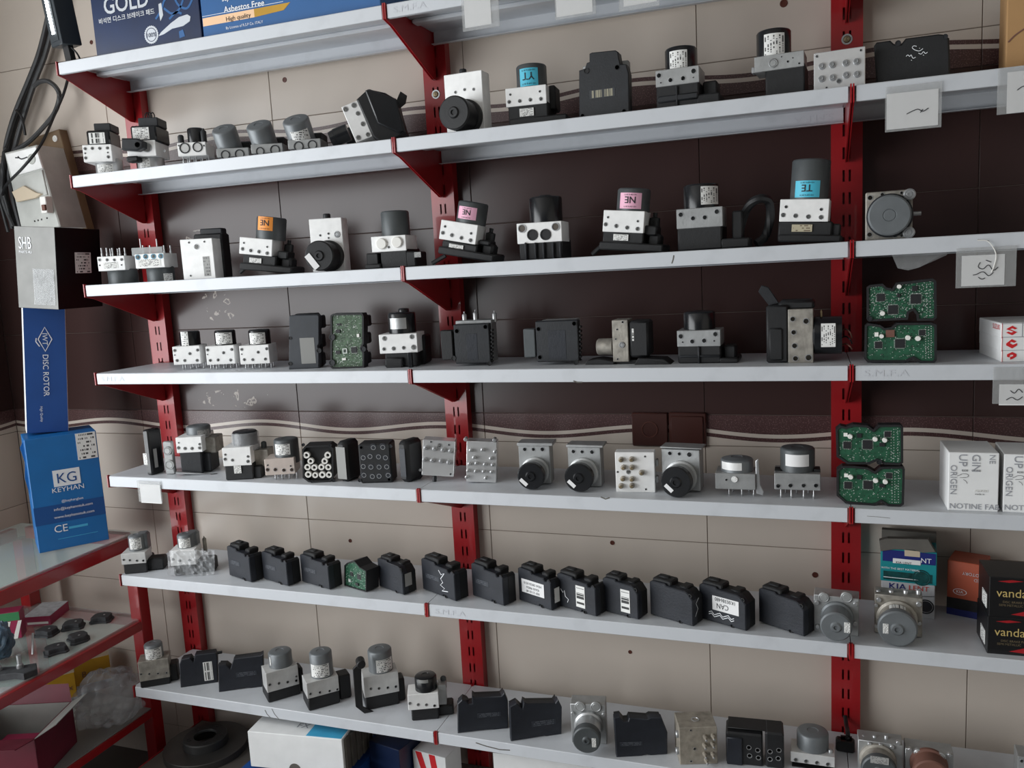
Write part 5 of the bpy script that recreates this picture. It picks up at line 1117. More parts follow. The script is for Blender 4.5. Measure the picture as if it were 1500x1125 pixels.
o = U(P_, 'tall grey motor pump held in a black bent bracket', 'brake pump', 7, 'D2', 785, vb=795, a=-6, group=G7)
grey_unit(o, (705, 478, 850, 630), (682, 630, 882, 704), (692, 712, 885, 795), [(725, 690, 9), (770, 688, 9), (818, 684, 9), (862, 678, 9)], (752, 535, 845, 587), (862, 640, 920, 780))
o.poly('bracket', 'black', [(625, 585), (660, 548), (672, 560), (675, 700), (682, 790), (742, 850), (715, 862), (690, 830), (642, 790)], -.012, -.006); o.fcyl('bracket_bush', 'black', (672, 560, 24), -.02, .01); o.done()
o = U(P_, 'small glossy black motor pump with bright four hole block by the joint', 'brake pump', 7, 'D2', 1015, vb=865, a=4, group=G7)
grey_unit(o, (963, 618, 1092, 720), (925, 725, 1100, 795), (945, 792, 1100, 866), [(940, 770, 9), (985, 777, 9), (1030, 778, 9), (1075, 783, 9)], None, (1088, 785, 1185, 880), mm='gloss', bm='alu'); o.box('port_body', 'alu_dull', (1092, 672, 1145, 792), .02, .056); o.clab((985, 642, 1040, 655), 'panel'); o.vcyl('port_nipple', 'greyd', (1105, 622, 1142, 680), .05); o.done()
o = shaped('D2', [(1200, 775), (1225, 750), (1250, 760), (1262, 775), (1282, 772), (1280, 728), (1295, 738), (1440, 732), (1458, 712), (1478, 760), (1480, 910), (1400, 925), (1380, 915), (1300, 922), (1202, 936)], 'black module with raised ears next to the small glossy motor pump', ((1202, 936), (1480, 908)))
o.lab((1310, 828, 1440, 838), m='print_white', par=o.cover, name='moulded_print'); o.done()
o = shaped('D3', [(175, 790), (212, 770), (245, 800), (252, 762), (270, 772), (425, 770), (440, 748), (462, 792), (460, 940), (380, 958), (360, 950), (290, 962), (182, 980)], 'black module with raised ears beside the lying grey motor pump', ((182, 980), (460, 940)))
o.lab((295, 872, 428, 882), m='print_white', par=o.cover, name='moulded_print'); o.done()
o = U(P_, 'pump lying with dark grey motor face, silver collar and two top rings', 'brake pump', 7, 'D3', 612, vb=990, a=6, group=G7)
motor_face(o, (507, 772, 708, 990), (596, 975, 74), labels=[((625, 962, 650, 1012), 'print')], rings=[(560, 790, 29), (648, 792, 29)], bolts=[(520, 828, 10), (690, 835, 10)], barrel='steel', ln=.075, dm='greyd', hub=.22); o.done()
o = shaped('D3', [(748, 850), (780, 845), (802, 872), (825, 870), (832, 850), (935, 858), (950, 848), (1010, 850), (1028, 895), (1042, 930), (1042, 1050), (950, 1060), (930, 1050), (900, 1062), (762, 1068)], 'black module with stepped corners between lying motor and dusty block', ((762, 1068), (1042, 1052)))
o.lab((780, 985, 905, 1000), m='print_white', par=o.cover, name='moulded_print'); o.done()
o = U('valve_block', 'dusty silver cube with protruding studs and bolts on one side', 'valve block', 7, 'D3', 1212, vb=1105, a=-10, group=G7)
b = plate(o, (1105, 905, 1318, 1105), 'dust', .07, [(1192, 1020, 9), (1170, 918, 6), (1172, 1088, 7)], [(1252, 965), (1295, 960), (1248, 1010), (1293, 1003), (1250, 1060), (1293, 1060), (1258, 1092)], sm='dust', sr=12, sl=.022, s2='steel')
for v in (938, 1030): o.hcyl('side_bolt', 'steel', (1086, v-18, 1108, v+18), .012)
x0, x1, z0, z1 = o.rect((1105, 905, 1318, 1105), 0, 1); o.add('top_plug', lathe([(.010, 0), (.010, .002), (.007, .002), (.006, 0), (0, 0)], 20, Matrix.Translation(((x0+x1)/2, .035, z1-.001))), 'steel', b); o.done()
o = U(C_, 'black twin case with ringed openings and an empty connector, on the lowest shelf', 'solenoid case', 7, 'P', 1106, Y=-.235, a=0, group=G7)
o.box('case', 'black', (1063, 1072, 1118, 1132), 0, .06, g=1, b=.004); c = o.last; o.lab((1067, 1085, 1084, 1122), m='black', name='connector_mouth', par=c); o.box('connector_rim', 'slab', (1064, 1080, 1088, 1128), -.004, .002, b=.002)
o.box('case_lobe', 'black', (1121, 1073, 1149, 1132), 0, .06, g=1, b=.004); d = o.last; o.ports([(1097, 1095, 3.6), (1110, 1099, 3.6), (1098, 1107, 3.6), (1111, 1110, 3.6)], par=c); o.ports([(1128, 1101, 3.6), (1141, 1099, 3.6), (1127, 1112, 3.6), (1140, 1111, 3.6)], par=d)
o.box('lid_edge', 'black', (1066, 1066, 1146, 1074), .01, .06, b=.003); o.done()
o = U(P_, 'broad grey motor pump beside the black twin case', 'brake pump', 7, 'P', 1190, Y=-.215, a=0, group=G7)
grey_unit(o, (1167, 1068, 1214, 1108), (1158, 1102, 1223, 1126), (1160, 1124, 1222, 1140), [(1166, 1119, 3.4), (1181, 1121, 3.4), (1197, 1122, 3.4), (1213, 1124, 3.4)]); o.vcyl('screw', 'steel', (1213, 1098, 1220, 1106), .02); o.done()
o = U(P_, 'pump lying with foil labelled motor, beside the black plug cable', 'brake pump', 7, 'P', 1290, Y=-.20, a=-4, group=G7)
motor_face(o, (1257, 1086, 1322, 1150), (1288, 1134, 24), labels=[], bolts=[(1274, 1094, 3), (1290, 1096, 3), (1307, 1098, 3), (1316, 1092, 3)], ln=.05, barrel='alu_old', dm='greyd'); o.lab((1275, 1110, 1302, 1124), y=-.052, m='print_grey', par=o.parts[1])
for q in (1265, 1281, 1298): o.vcyl('screw', 'steel', (q-3, 1079, q+3, 1087), .02)
o.done()
o = U(P_, 'pump lying flat with two big round bolts and a reddish motor', 'brake pump', 7, 'P', 1360, Y=-.20, a=-6, group=G7)
motor_face(o, (1326, 1096, 1396, 1155), (1364, 1138, 24), bolts=[(1333, 1099, 2.6), (1391, 1107, 2.6)], ln=.05, dm='rust', barrel='rust')
for q in ((1346, 1105), (1378, 1110)): o.fcyl('large_bolt', 'alu_dull', (*q, 7), -.008, .002, ring=.7)
o.done()
o = U('valve_block', 'plain grey metal block standing alone on the lowest shelf', 'valve block', 7, 'P', 1515, Y=-.18, a=-10, group=G7)
plate(o, (1491, 1108, 1545, 1165), 'alu_dull', .05, [(1497, 1115, 3)]); o.done()
o = U('power_plug', 'black plug and cable hanging on the upright onto the lowest shelf', 'plug', 7, 'P', 1240, Y=-.13, a=0)
o.box('plug_body', 'black', (1231, 1104, 1248, 1134), 0, .03, g=1, b=.004); o.box('plug_wing', 'black', (1224, 1118, 1252, 1134), .004, .026, g=1, b=.004); o.tubepx('cable', 'black', [(1241, 1106, .014), (1242, 1092, .02), (1240, 1080, .07), (1238, 1066, .097)], 3.2); o.done()
# ------------------------------------------------------------------ topmost shelf
o = U('brake_pad_carton', 'dark blue carton with Korean lettering and a pale brake pad picture', 'box', 1, 'P', 215, Y=-.275, yaw=0)
c = printed_box(o, (124, -70, 296, 56), .20, 'navy', 'navy')
o.txt('GOLD', 184, 3, 24, m='silver', par=c, bold=.015, sx=.92); o.txt('\ube44\uc11d\uba74 \ub514\uc2a4\ud06c \ube0c\ub808\uc774\ud06c \ud328\ub4dc', 185, 24, 8, m='white_print', par=c)
o.poly('pad_picture', 'silver', [(232, 53), (236, 47), (250, 34), (262, 25), (274, 21), (279, 24), (278, 31), (268, 38), (252, 42), (240, 50)], -.0008, .0002, par=c, b=.0001); o.poly('pad_picture', 'skyblue', [(262, 46), (268, 43), (271, 53), (263, 56)], -.0008, .0002, par=c, b=.0001)
o.stroke([[(228, 28), (236, 15), (240, 2), (246, -6)], [(240, 12), (252, 20), (262, 14), (268, 0)], [(255, -4), (262, 8), (274, 12), (282, -2)], [(248, 28), (258, 18), (266, 20)]], 3.2, m='skyblue', par=c, name='picture_lines', y=-.0006); o.poly('picture_gleam', 'silver', [(232, 6), (236, 4), (239, 22), (235, 31), (233, 20)], -.0009, .0002, par=c, b=.0001)
q = o.L(222, 51); V = [q]; P = []
for k in range(48): a = k*math.pi/24; r = (.0232 if k % 2 else .0212); P.append((q[0]+r*math.cos(a), q[1]+r*math.sin(a)))
o.add('seal', prism(P, -.0008, .0002, .0001), 'silver', c, 0); s = o.last; o.add('seal_ring', lathe([(.017, 0), (.017, .0012), (.0155, .0012), (.0155, 0)], 32, Matrix.Translation((q[0], 0, q[1])) @ Matrix.Rotation(math.pi/2, 4, 'X')), 'navy', s); o.txt('100%', 222, 51, 6, m='navy', par=s, y=-.0014); o.done()
o = U('brake_pad_carton', 'bright blue carton with asbestos free lettering and a peach to yellow stripe', 'box', 1, 'P', 425, Y=-.275, yaw=0)
c = printed_box(o, (284, -90, 558, 12), .20, 'skyblue', 'skyblue'); c.data.update()
o.txt('Super', 334, -2, 9, m='white_print', par=c, bold=.012); o.txt('Asbestos Free', 357, 9, 9, m='white_print', par=c, bold=.012)
a = o.L(298, 39); b_ = o.L(298, 27); e = o.L(372, 13); f = o.L(415, 5)
o.add('stripe', prism([(a[0], a[1]), (e[0], a[1]), (e[0], b_[1]), (a[0], b_[1])], -.0006, .0002, .0001), 'peach', c, 0); o.add('stripe_end', prism([(e[0], a[1]), (f[0], a[1]+.004), (f[0]+.02, b_[1]), (e[0], b_[1])], -.0006, .0002, .0001), 'bendix', c, 0); o.add('thin_rule', prism([(a[0], b_[1]+.004), (f[0], b_[1]+.004), (f[0], b_[1]+.005), (a[0], b_[1]+.005)], -.0006, .0002, .0001), 'white_print', c, 0)
o.txt('High quality', 349, 26, 8.5, par=c); o.txt('By License of R.S.P Co. ITALY', 358, 37, 5, m='white_print', par=c); o.done()
o = U('led_lamp', 'black bar lamp with a lit white diode strip standing on the shelf end', 'lamp', 1, 'P', 106, Y=-.265, a=-28, roll=-6)
x0, z1 = o.L(64, -4); x1, z0 = o.L(118, 66); x0 = x1-.055; z1 += .22
o.add('housing', chbox(x0, x1, -.01, .05, z0, z1, .002), 'lampbody'); h = o.last
o.add('diode_bezel', chbox(x0-.002, x0, .002, .038, z0+.012, z1-.01, .0005), 'lampbody', h); k = 0
while z0+.03+k*.0085 < z1-.03: o.add('diode', chbox(x0-.0045, x0-.0015, .014, .026, z0+.03+k*.0085, z0+.0365+k*.0085, .001), 'led', h); k += 1
o.box('foot', 'black', (99, 64, 113, 92), .0, .03, b=.001); o.tubepx('lead', 'black', [(104, 68, .0), (112, 76, -.01), (117, 86, -.005), (113, 91, .01)], 1.3); o.done()
# ------------------------------------------------------------------ hanging tags
def tagcard(lab_, S, R, paper, writing=(), wire=None, strokes=None):
    cx = (R[0]+R[2])/2; o = U('shelf_tag', lab_, 'tag', S, 'P', cx, Y=-SH_D-.0035, yaw=0, hang=True, group='plastic sleeved tags hanging from shelf edges')
    o.box('sleeve', 'sleeve', R, -.0012, .0012, b=.0004); s = o.last
    o.box('card', 'paper', paper, -.0004, .0004, b=.0001); c = o.last
    for st in writing: o.stroke(st, 1.1, y=-.0018, par=c)
    if wire: o.tubepx('tie', 'plug', wire, .7)
    o.done(False)
tagcard('sleeved white tag with slanting pen line, under the handwritten black cover', 2, (1297, 128, 1379, 186), (1299, 138, 1374, 183), [[[(1328, 167), (1338, 162), (1345, 160), (1352, 163), (1360, 158)], [(1348, 165), (1352, 160)]]])
tagcard('sleeved white tag hanging under the tan carton', 2, (1462, 100, 1545, 160), (1476, 106, 1540, 160), [[[(1490, 132), (1500, 126), (1512, 130)]]])
tagcard('sleeved white tag hanging on the topmost shelf next to its joint', 1, (674, -22, 732, 38), (678, -20, 720, 35))
tagcard('crumpled sleeved tag between two others on the topmost shelf', 1, (811, -30, 873, 20), (813, -30, 868, 17))
tagcard('sleeved tag farther along the topmost shelf, little of it showing', 1, (905, -40, 966, 8), (912, -40, 962, 2))
tagcard('sleeved square tag with two lines of pen writing under the round grey motor', 3, (1401, 364, 1488, 419), (1409, 375, 1471, 417), [[[(1462, 391), (1455, 396), (1448, 388), (1440, 394), (1433, 391), (1436, 384)], [(1452, 384), (1444, 381)], [(1455, 399), (1448, 404), (1440, 398), (1430, 402), (1425, 403)], [(1443, 407), (1438, 409), (1433, 406)]]], [(1432, 352, -.002), (1448, 354, -.003), (1459, 372, -.003), (1456, 390, -.003), (1452, 399, -.003)])
tagcard('sleeved tag with pen writing under the stack of white cartons', 4, (1455, 538, 1545, 592), (1464, 563, 1540, 594), [[[(1480, 572), (1486, 576), (1492, 570), (1498, 575)], [(1474, 586), (1482, 582), (1490, 586), (1498, 581)]]])
tagcard('small crumpled sleeved tag below the thin black module', 5, (200, 704, 238, 737), (204, 709, 237, 738))
o = U('plastic_bag', 'empty clear bag drooping behind the shelf edge below the round motor', 'bag', 3, 'P', 1345, Y=-.22, yaw=0, hang=True)
P = [(1306, 372), (1390, 368), (1386, 374), (1345, 392), (1330, 396), (1315, 393)]; V = []; F = []; rr = random.Random(5)
for y in (-.004, .004):
    for u, v in P: x, z = o.L(u, v); V.append((x, y+rr.gauss(0, .002), z))
n = len(P); F = [list(range(n)), list(range(n, 2*n))]+[[i, (i+1) % n, n+(i+1) % n, n+i] for i in range(n)]
o.add('film', (V, F), 'sleeve', None, 0); o.done(False); o.root.location.z = o.root.location.z
# ------------------------------------------------------------------ electric meter, board and cables on the wall
o = U('electric_meter', 'grey electric meter box on a tilted wooden board beside the shelf end', 'meter', 2, 'P', 60, Y=-.03, yaw=0, hang=True)
o.poly('wooden_board', 'wood', [(38, 205), (86, 189), (130, 345), (84, 352)], 0, .03, b=.002); wd = o.last
o.fcyl('washer', 'plug', (80, 203, 4.6), -.003, .001, par=wd, ring=.45)
q = [o.L(u, v, -.10) for u, v in ((6, 224), (53, 212), (88, 332), (33, 345))]; o.add('housing', prism(q, -.10, -.001, .003), 'meter', None, 30); h = o.last
o.poly('dial_cover', 'alu', [(8, 226), (52, 215), (62, 246), (17, 259)], -.106, -.10, b=.001, par=h); d = o.last
o.stroke([[(26, 229), (31, 233), (40, 230)], [(22, 231), (28, 231)]], 1.6, y=-.107, par=d, name='pointer'); o.fcyl('dial_window', 'meter', (46, 233, 7), -.1075, -.106, par=d, ring=.9)
o.poly('terminal_cover', 'meter', [(18, 263), (61, 249), (69, 285), (28, 296)], -.104, -.10, b=.001, par=h)
o.poly('paper_seal', 'beige', [(17, 281), (34, 272), (52, 282), (60, 284), (52, 290), (24, 296)], -.112, -.104, b=.001, par=h); o.box('breaker', 'plug', (57, 288, 69, 312), -.125, -.10, b=.002, par=h); o.box('breaker_lever', 'rust', (60, 300, 66, 308), -.131, -.124, b=.001, par=h)
for u in (51, 56, 61, 69): o.ports([(u, 324-(u-51)*.25, 1.3)], y=-.10, m='char', par=h)
o.done(False)
cb = bpy.data.objects.new('cable_bundle', None); COL.objects.link(cb); p = atY(40, 130, -.03); cb.location = p; tag(cb, 'bundle of grey and black cables running down the wall to the meter', 'cable')
def wire(pts, r, m='cable', Y=-.03):
    P = [atY(u, v, Y+dy)-p for u, v, dy in pts]; obj('cable', tube(smooth_pts(P, 6), r), m, cb)
for k, (dx, dy) in enumerate(((0, 0), (6, -.012), (-4, -.02))):
    wire([(80+dx, -30, dy), (75+dx, 20, dy), (62+dx, 75, dy), (47+dx, 115, dy), (28+dx*1.4, 165, dy), (15+dx*1.4, 210, dy), (8+dx, 250, dy-.02), (10+dx*1.5, 290, dy-.02), (24+dx, 332, dy-.02)], .0075)
wire([(50, 126, -.02), (58, 120, -.025), (70, 119, -.03), (82, 128, -.03), (87, 142, -.03), (80, 165, -.03), (62, 188, -.03), (42, 208, -.03), (22, 220, -.03)], .007)
wire([(103, 100, -.01), (94, 135, -.03), (80, 168, -.05), (60, 212, -.12), (34, 245, -.15), (10, 270, -.13), (4, 285, -.08)], .0042, 'black')
wire([(3, 240, -.03), (2, 270, -.04), (10, 300, -.04), (18, 335, -.04)], .006); wire([(0, 250, -.03), (-2, 285, -.04), (4, 310, -.04), (12, 340, -.04)], .005)
wire([(24, 162, -.03), (30, 168, -.045), (34, 180, -.045), (37, 198, -.04)], .004, 'black')
# ------------------------------------------------------------------ glass counter in the corner
CX0, CX1, CY0, CY1, CZ, CS, CBZ = -1.60, -1.085, -1.65, -.105, .85, .572, .27
dc = bpy.data.objects.new('display_counter', None); COL.objects.link(dc); dc.location = ((CX0+CX1)/2, (CY0+CY1)/2, 0); tag(dc, 'red framed counter with glass top and glass shelf beside the wall shelves', 'counter')
O_ = dc.location
def cbx(name, x0, x1, y0, y1, z0, z1, m, b=.002): return obj(name, chbox(x0-O_.x, x1-O_.x, y0-O_.y, y1-O_.y, z0, z1, b), m, dc)
for x in (CX0, CX1-.042):
    for y in (CY0, CY1-.042): cbx('leg', x, x+.042, y, y+.042, 0, CZ-.045, 'red')
for z0, z1 in ((CZ-.045, CZ-.006), (CS-.036, CS-.006), (CBZ-.03, CBZ-.004)):
    for x in (CX0, CX1-.03): cbx('side_rail', x, x+.03, CY0+.042, CY1-.042, z0, z1, 'red')
    for y in (CY0, CY1-.03): cbx('end_rail', CX0+.042, CX1-.042, y+.004, y+.03, z0, z1, 'red')
cbx('glass_top', CX0+.004, CX1-.004, CY0+.004, CY1-.004, CZ-.006, CZ, 'glass', .001); cbx('glass_shelf', CX0+.004, CX1-.01, CY0+.004, CY1-.01, CS-.006, CS, 'glass', .001); cbx('bottom_panel', CX0+.004, CX1-.004, CY0+.004, CY1-.004, CBZ-.004, CBZ, 'boardgrey', .001)
def padpoly(w_, d):
    P = [(-.5, -.35), (-.36, -.5), (-.1, -.42), (.1, -.42), (.36, -.5), (.5, -.35), (.48, .25), (.30, .44), (0, .5), (-.30, .44), (-.48, .25)]; return [(x*w_, y*d) for x, y in P]
def flat(vf): V, F = vf; return [(x, z, -y) for x, y, z in V], F
for u, v, rz, lab_ in ((70, 929, -20, 'dark brake pad lying on the glass between the pink carton and the others'), (108, 919, 5, 'brake pad in the middle of the back row on the glass shelf'), (116, 938, -60, 'brake pad lying crosswise in front of the back row'), (150, 909, -5, 'brake pad lying alone nearest the corner leg'), (82, 955, 25, 'brake pad lying near the caliper bracket')):
    q = atZ(u, v, CS); r = bpy.data.objects.new('brake_pad', None); COL.objects.link(r); r.location = (q.x, q.y, CS); r.rotation_euler = (0, 0, math.radians(rz+30)); tag(r, lab_, 'brake pad', 'loose brake pads on the glass shelf')
    obj('backing_plate', flat(prism(padpoly(.066, .060), -.006, 0, .001)), 'pad', r, 0); obj('friction_block', flat(prism([(x*.86, y*.86) for x, y in padpoly(.066, .058)], -.019, -.006, .002)), 'pad', r, 0); obj('rivet', lathe([(.003, 0), (.003, .001), (0, .0012)], 10, Matrix.Translation((.008, 0, .019))), 'steel', r)
q = atZ(35, 990, CS); r = bpy.data.objects.new('caliper_bracket', None); COL.objects.link(r); r.location = (q.x-.05, q.y-.01, CS); r.rotation_euler = (0, 0, math.radians(30)); tag(r, 'black caliper bracket with two upright bolts lying on the glass shelf', 'bracket')
obj('arm', flat(prism([(-.10, -.02), (-.06, -.035), (.03, -.03), (.06, -.045), (.085, -.02), (.07, .02), (.02, .015), (-.05, .03), (-.10, .02)], -.018, 0, .002)), 'pad', r, 30)
for x in (-.02, .035): obj('bolt', lathe([(.009, .018), (.009, .028), (.006, .03), (.006, .055), (0, .056)], 14, Matrix.Translation((x, 0, 0))), 'steel', r)
def simple_box(name, lab_, cat, corner_px, z, yaw, wdh, m, side=None, group=None):
    """front lower corner met with the plane it stands on, real size in metres"""
    q = atZ(*corner_px, z); r = bpy.data.objects.new(name, None); COL.objects.link(r); r.location = (q.x, q.y, z); r.rotation_euler = (0, 0, math.radians(yaw)); tag(r, lab_, cat, group)
    w_, d, h = wdh; c = obj('carton', chbox(-w_/2, w_/2, 0, d, 0, h, .001), m, r, 0)
    if side:
        c.data.materials.append(MAT[side])
        for p_ in c.data.polygons:
            if p_.normal.z > .7: p_.material_index = 1
    return r, c
r, c = simple_box('pad_carton', 'flat magenta and grey carton lying at the back of the glass shelf', 'box', (55, 917), CS, 22, (.085, .12, .032), 'magenta', 'boxside'); obj('white_flash', chbox(-.03, .035, -.0008, 0, .006, .013, 0), 'plug', c)
r, c = simple_box('pad_carton', 'tilted red carton with green patch and white stripes on the glass shelf', 'box', (6, 938), CS, 35, (.10, .05, .085), 'magenta')
obj('green_patch', chbox(-.05, .05, -.0009, 0, .058, .084, 0), 'greenbox', c)
for k in range(3): obj('white_stripe', prism([(-.035+k*.03, .0), (-.022+k*.03, 0), (-.005+k*.03, .056), (-.015+k*.03, .056)], -.0009, 0, .0001), 'plug', c, 0)
def crumple(name, lab_, cat, loc, rad, m, seed, amp=.3, par='film'):
    bm = bmesh.new(); bmesh.ops.create_icosphere(bm, subdivisions=5, radius=1.0); rr = random.Random(seed); K = [(Vector((rr.gauss(0, 1), rr.gauss(0, 1), rr.gauss(0, 1))).normalized(), rr.uniform(2, 12), rr.uniform(0, 6)) for _ in range(18)]
    for v in bm.verts:
        s_ = 1+amp*sum(abs(math.sin(k.dot(v.co)*f+ph))-.5 for k, f, ph in K)/5; c = v.co*s_; v.co = Vector((c.x*rad[0], c.y*rad[1], c.z*rad[2]))
    z = min(v.co.z for v in bm.verts)
    for v in bm.verts: v.co.z -= z
    me = bpy.data.meshes.new(name); bm.to_mesh(me); bm.free(); me.materials.append(MAT[m]); o_ = bpy.data.objects.new(name, me); COL.objects.link(o_); o_.location = loc; return tag(o_, lab_, cat)
q = atZ(4, 990, CS); crumple('wrapped_parcel', 'dark blue crumpled plastic parcel on the glass shelf', 'parcel', (q.x-.10, q.y+.06, CS), (.045, .045, .05), 'bluebag', 4)
q = atZ(185, 1100, CBZ); crumple('plastic_bag', 'big crumpled clear plastic bag on the bottom of the counter', 'bag', (-1.135, -.26, CBZ), (.075, .085, .065), 'bag', 9, .45)
q = atZ(48, 960, CS); rd = obj('metal_rod', tube([(0, 0, .004), (-.012, .02, .06)], .003, 8), 'steel'); rd.location = (q.x, q.y, CS-.001); tag(rd, 'thin bright metal rod leaning on the glass shelf', 'rod')
for px, lab_, yw in (((138, 1012), 'yellow carton with dark lettering standing at the back of the counter bottom', 48), ((86, 1040), 'yellow carton with dark arc, in front of the other yellow one', 48)):
    r, c = simple_box('pad_carton', lab_, 'box', px, CBZ, yw, (.115, .04, .115), 'bendix', 'beige', 'yellow cartons in the counter')
    tv, tf = text_vf('Bendix'); obj('lettering', ([(a*.02+.01, -.0008, .066+b*.02) for a, b in tv], tf), 'rust', c, 0); obj('grey_band', chbox(-.0575, .0575, -.0006, 0, 0, .03, 0), 'boxside', c, 0)
# open red carton
q = Vector((-1.245, -.50, CBZ)); r = bpy.data.objects.new('open_carton', None); COL.objects.link(r); r.location = q; r.rotation_euler = (0, 0, math.radians(20)); tag(r, 'dark red carton with open flaps and grey inside, on the counter bottom', 'box')
W2, D2, H2, t = .12, .10, .13, .003
obj('tray', [chbox(-W2, W2, -D2, D2, 0, t, 0), chbox(-W2, W2, -D2, -D2+t, 0, H2, 0), chbox(-W2, W2, D2-t, D2, 0, H2, 0), chbox(-W2, -W2+t, -D2, D2, 0, H2, 0), chbox(W2-t, W2, -D2, D2, 0, H2, 0)], 'carton_red', r, 0)
obj('lining', [chbox(-W2+t, W2-t, D2-t-.001, D2-t, t, H2, 0), chbox(-W2+t, -W2+t+.001, -D2+t, D2-t, t, H2, 0)], 'carton_in', r, 0)
for nm, V in (('flap', [(-W2, -D2, H2), (W2, -D2, H2), (W2*.9, -D2-.07, H2+.01), (-W2*.9, -D2-.07, H2+.01)]), ('flap', [(W2, -D2, H2), (W2, D2, H2), (W2+.06, D2*.8, H2+.035), (W2+.06, -D2*.9, H2+.035)]), ('flap', [(-W2, D2, H2), (W2, D2, H2), (W2*.9, D2+.015, H2+.05), (-W2*.9, D2+.015, H2+.05)])):
    V2 = V+[(x, y, z-.0025) for x, y, z in V]; obj(nm, (V2, [[0, 1, 2, 3], [7, 6, 5, 4], [0, 4, 5, 1], [1, 5, 6, 2], [2, 6, 7, 3], [3, 7, 4, 0]]), 'carton_in' if V[1][0] > W2*.99 and V[0][0] > 0 else 'carton_red', r, 0)
obj('packet', chbox(-.06, .05, -.05, .06, t, .06, .004), 'magenta', r)
# ------------------------------------------------------------------ stacked rotor cartons on the counter
def yawpx(z, a, b): p_, q_ = atZ(*a, z), atZ(*b, z); return math.degrees(math.atan2(q_.y-p_.y, q_.x-p_.x))
yk = yawpx(CZ, (57, 811), (160, 790))
o = U('rotor_carton', 'bright blue carton with white logo and web addresses standing on the glass counter', 'box', 6, 'P', 108.5, vb=800.5, z=CZ, yaw=yk)
c = printed_box(o, (35, 645, 160, 790), .14, 'keyblue'); x0, x1, z0, z1 = o.d; W_ = x1-x0; H_ = z1-z0
KX = lambda fx: x0+fx*W_
KZ = lambda fz: z0+fz*H_
def kt(st, fx, fz, h, m='white_print', rot=0, sx=1): tv, tf = text_vf(st); cc, ss = math.cos(math.radians(rot)), math.sin(math.radians(rot)); return o.add('lettering', ([(KX(fx)+h*(a*sx*cc-b*ss), -.0014, KZ(fz)+h*(a*sx*ss+b*cc)) for a, b in tv], tf), m, c, 0)
def kr(name, a, b, e, f, m, y=-.0006): return o.add(name, chbox(KX(a), KX(b), y, .0002, KZ(e), KZ(f), 0), m, c, 0)
kr('dark_band', .0, 1, .24, .40, 'keyband'); kr('logo_field', .32, .70, .555, .70, 'white_print', -.0008); kt('KG', .51, .627, .030, 'keyband', 0, .95); kt('KEYHAN', .51, .527, .014, 'white_print', 0, 1.1); kr('address_label', .70, .985, .76, .995, 'print', -.001)
kt('@keyhanglass', .55, .42, .010); kt('info@keyhanotuk.com', .55, .355, .011); kt('www.keyhanotuk.com', .55, .285, .011); kt('CE', .34, .185, .022); kr('fine_print', .45, .72, .165, .185, 'paleblue'); kr('fine_print', .28, .85, .09, .094, 'paleblue')
o.add('torn_flap', prism([(x0-.002, KZ(.98)), (x0-.012, KZ(.93)), (x0-.004, KZ(.80)), (x0-.010, KZ(.66)), (x0-.002, KZ(.5))], .02, .022, .0002), 'keyblue', None, 0); o.done(); zk = CZ+z1
o = U('rotor_carton', 'tall blue carton with white sideways lettering on top of a wider blue carton', 'box', 6, 'P', 67, vb=636, z=zk, yaw=yk-2, roll=5)
c = printed_box(o, (33, 453, 101, 636), .10, 'blue', 'boxwhite'); x0, x1, z0, z1 = o.d; W_ = x1-x0; H_ = z1-z0
kt('DISC ROTOR', .50, .46, .0150, rot=-90); kt('High Quality', .36, .15, .0085, rot=-90); e = o.add('logo', [ribbon([Vector((KX(.5)+dx*.024, KZ(.75)+dz*.036)) for dx, dz in L], .0028, -.0014) for L in ([(-.75, 0), (0, 1), (.75, 0), (0, -1), (-.75, 0)], [(-.95, .1), (-1.0, -.2), (-.6, -.6)])], 'white_print', c, 0); kt('IWT', .50, .75, .0135, rot=-90); o.done(); zi = (o.root.matrix_basis @ Vector((0, 0, z1))).z
o = U('rotor_carton', 'square carton with silver grey face and glossy black side, topmost of the carton stack', 'box', 6, 'P', 52, Y=-.295, z=zi, a=42, roll=5)
c = printed_box(o, (20, 331, 86, 451), .185, 'shgrey', 'globlack'); x0, x1, z0, z1 = o.d; W_ = x1-x0; H_ = z1-z0
kt('SHB', .26, .80, .034, 'white_print', 0, .5); kt('PARTS 4U', .26, .69, .007, 'white_print')
o.add('barcode_label', chbox(x1-.0002, x1+.0006, .185*.40, .185*.76, KZ(.44), KZ(.70), 0), 'print_y', c, 0)
rr = random.Random(2); V = []; F = []
for i in range(9):
    for j in range(9): V.append((KX(.42+.065*i), -.0010-abs(rr.gauss(0, .0012)), KZ(.05+.055*j)))
for i in range(8):
    for j in range(8): F.append([i*9+j, i*9+9+j, i*9+10+j, i*9+j+1])
o.add('clear_tape', (V, F), 'wrap', c, 0); o.done(False)
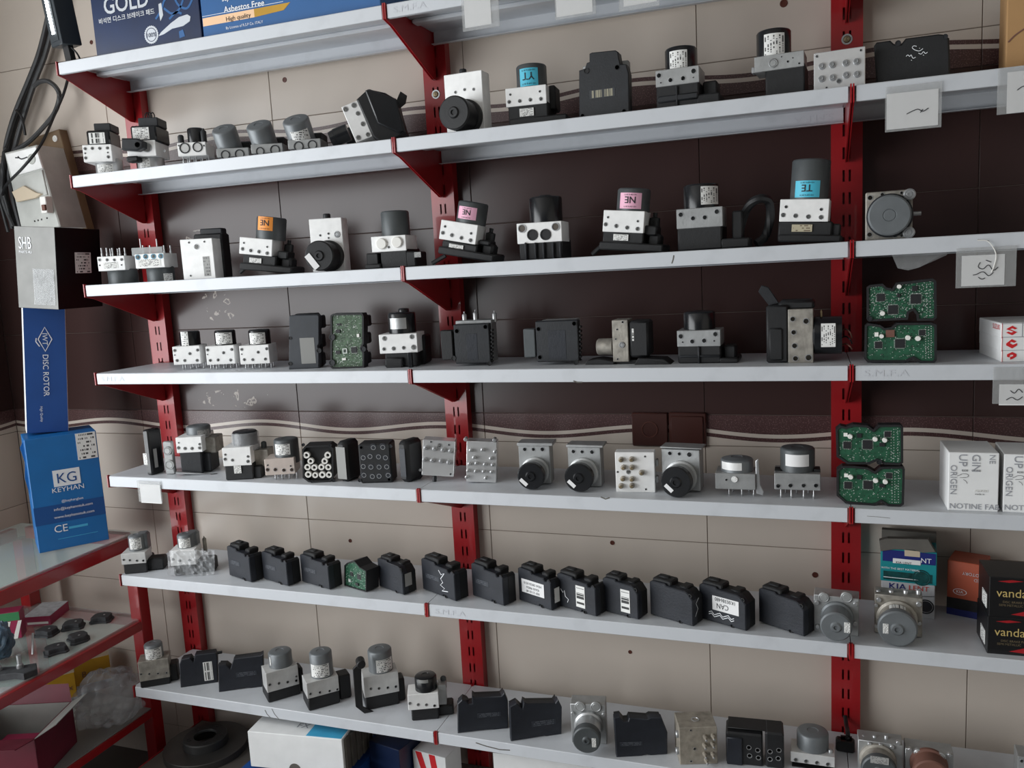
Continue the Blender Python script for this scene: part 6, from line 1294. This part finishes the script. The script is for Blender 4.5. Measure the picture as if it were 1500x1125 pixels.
# ------------------------------------------------------------------ bottom shelf goods
BZ = .18
r = bpy.data.objects.new('brake_disc', None); COL.objects.link(r); q = atZ(297, 1088, BZ+.03); r.location = (q.x, -.175, BZ); tag(r, 'dark steel brake disc lying flat on the bottom shelf', 'brake disc')
I4 = Matrix.Identity(4)
obj('friction_ring', lathe([(.066, .0), (.125, 0), (.126, .001), (.126, .021), (.125, .022), (.068, .022), (.066, .02), (.066, 0)], 64, I4), 'disc', r); h = obj('hat', lathe([(.067, .02), (.066, .045), (.063, .048), (.034, .048), (.033, .046), (.033, .040)], 48, I4), 'hub', r)
for k in range(5): a = k*2*math.pi/5+.3; obj('bolt_hole', lathe([(.0075, .047), (.0075, .0495), (.006, .0495), (.006, .0484), (0, .0484)], 14, Matrix.Translation((.049*math.cos(a), .049*math.sin(a), 0))), 'hub', h)
def face_box(name, lab_, R, Y, z, dp, m, side=None, top=None, yaw=0, cat='box', group=None):
    o = U(name, lab_, cat, 7, 'P', (R[0]+R[2])/2, Y=Y, z=z, yaw=yaw, group=group); c = printed_box(o, R, dp, m, side, top); return o, c
o, c = face_box('parts_carton', 'dark blue carton under the white one on the bottom shelf', (348, 1112, 500, 1150), -.335, BZ, .26, 'blue'); x0, x1, z0, z1 = o.d
for ob in o.parts:
    for v in ob.data.vertices:
        if v.co.z > .02: v.co.z += .072-z1
o.done(); zb8 = BZ+.072
o, c = face_box('parts_carton', 'white carton with pale blue patch and torn end on the bottom shelf', (363, 1078, 503, 1112), -.315, zb8, .20, 'boxwhite', 'boxwhite', yaw=6); x0, x1, z0, z1 = o.d
o.add('blue_patch', chbox(x0+(x1-x0)*.62, x1-.004, .004, .16, z1, z1+.0005, 0), 'paleblue', c, 0); o.add('thumb_notch', lathe([(.018, 0), (.018, .0006), (0, .0006)], 24, Matrix.Translation((x0+(x1-x0)*.48, 0, z0+.004)) @ Matrix.Rotation(math.pi/2, 4, 'X')), 'flap', c); tv, tf = text_vf('FX'); o.add('lettering', ([(x0+(x1-x0)*.52+a*.022, .05+b*.022, z1+.0006) for a, b in tv], tf), 'greyprint', c, 0)
for k in range(5): o.add('torn_end', chbox(x1-.001, x1+.006+.003*k, .01+.03*k, .035+.03*k, z0+.004, z1-.006, .001), 'flap', None, 0)
o.done()
o, c = face_box('parts_carton', 'navy carton leaning in the shade beside the torn white one', (540, 1085, 588, 1150), -.20, BZ, .12, 'navy', yaw=-12); o.done()
o, c = face_box('parts_carton', 'white carton with red diagonal stripes behind the joint', (604, 1098, 655, 1150), -.17, BZ, .08, 'boxwhite', yaw=-8); x0, x1, z0, z1 = o.d
for k in range(2): o.add('red_stripe', prism([(x0+.01+k*.045, z1-.001), (x0+.03+k*.045, z1-.001), (x0+.055+k*.045-.012*k, z0+.02), (x0+.035+k*.045-.012*k, z0+.02)], -.0008, .0002, .0001), 'suzred', c, 0)
o.done()
o, c = face_box('parts_carton', 'plain dusty white carton beside the red upright on the bottom shelf', (722, 1103, 870, 1180), -.24, BZ, .18, 'boxwhite', 'boxwhite', yaw=4); o.done()
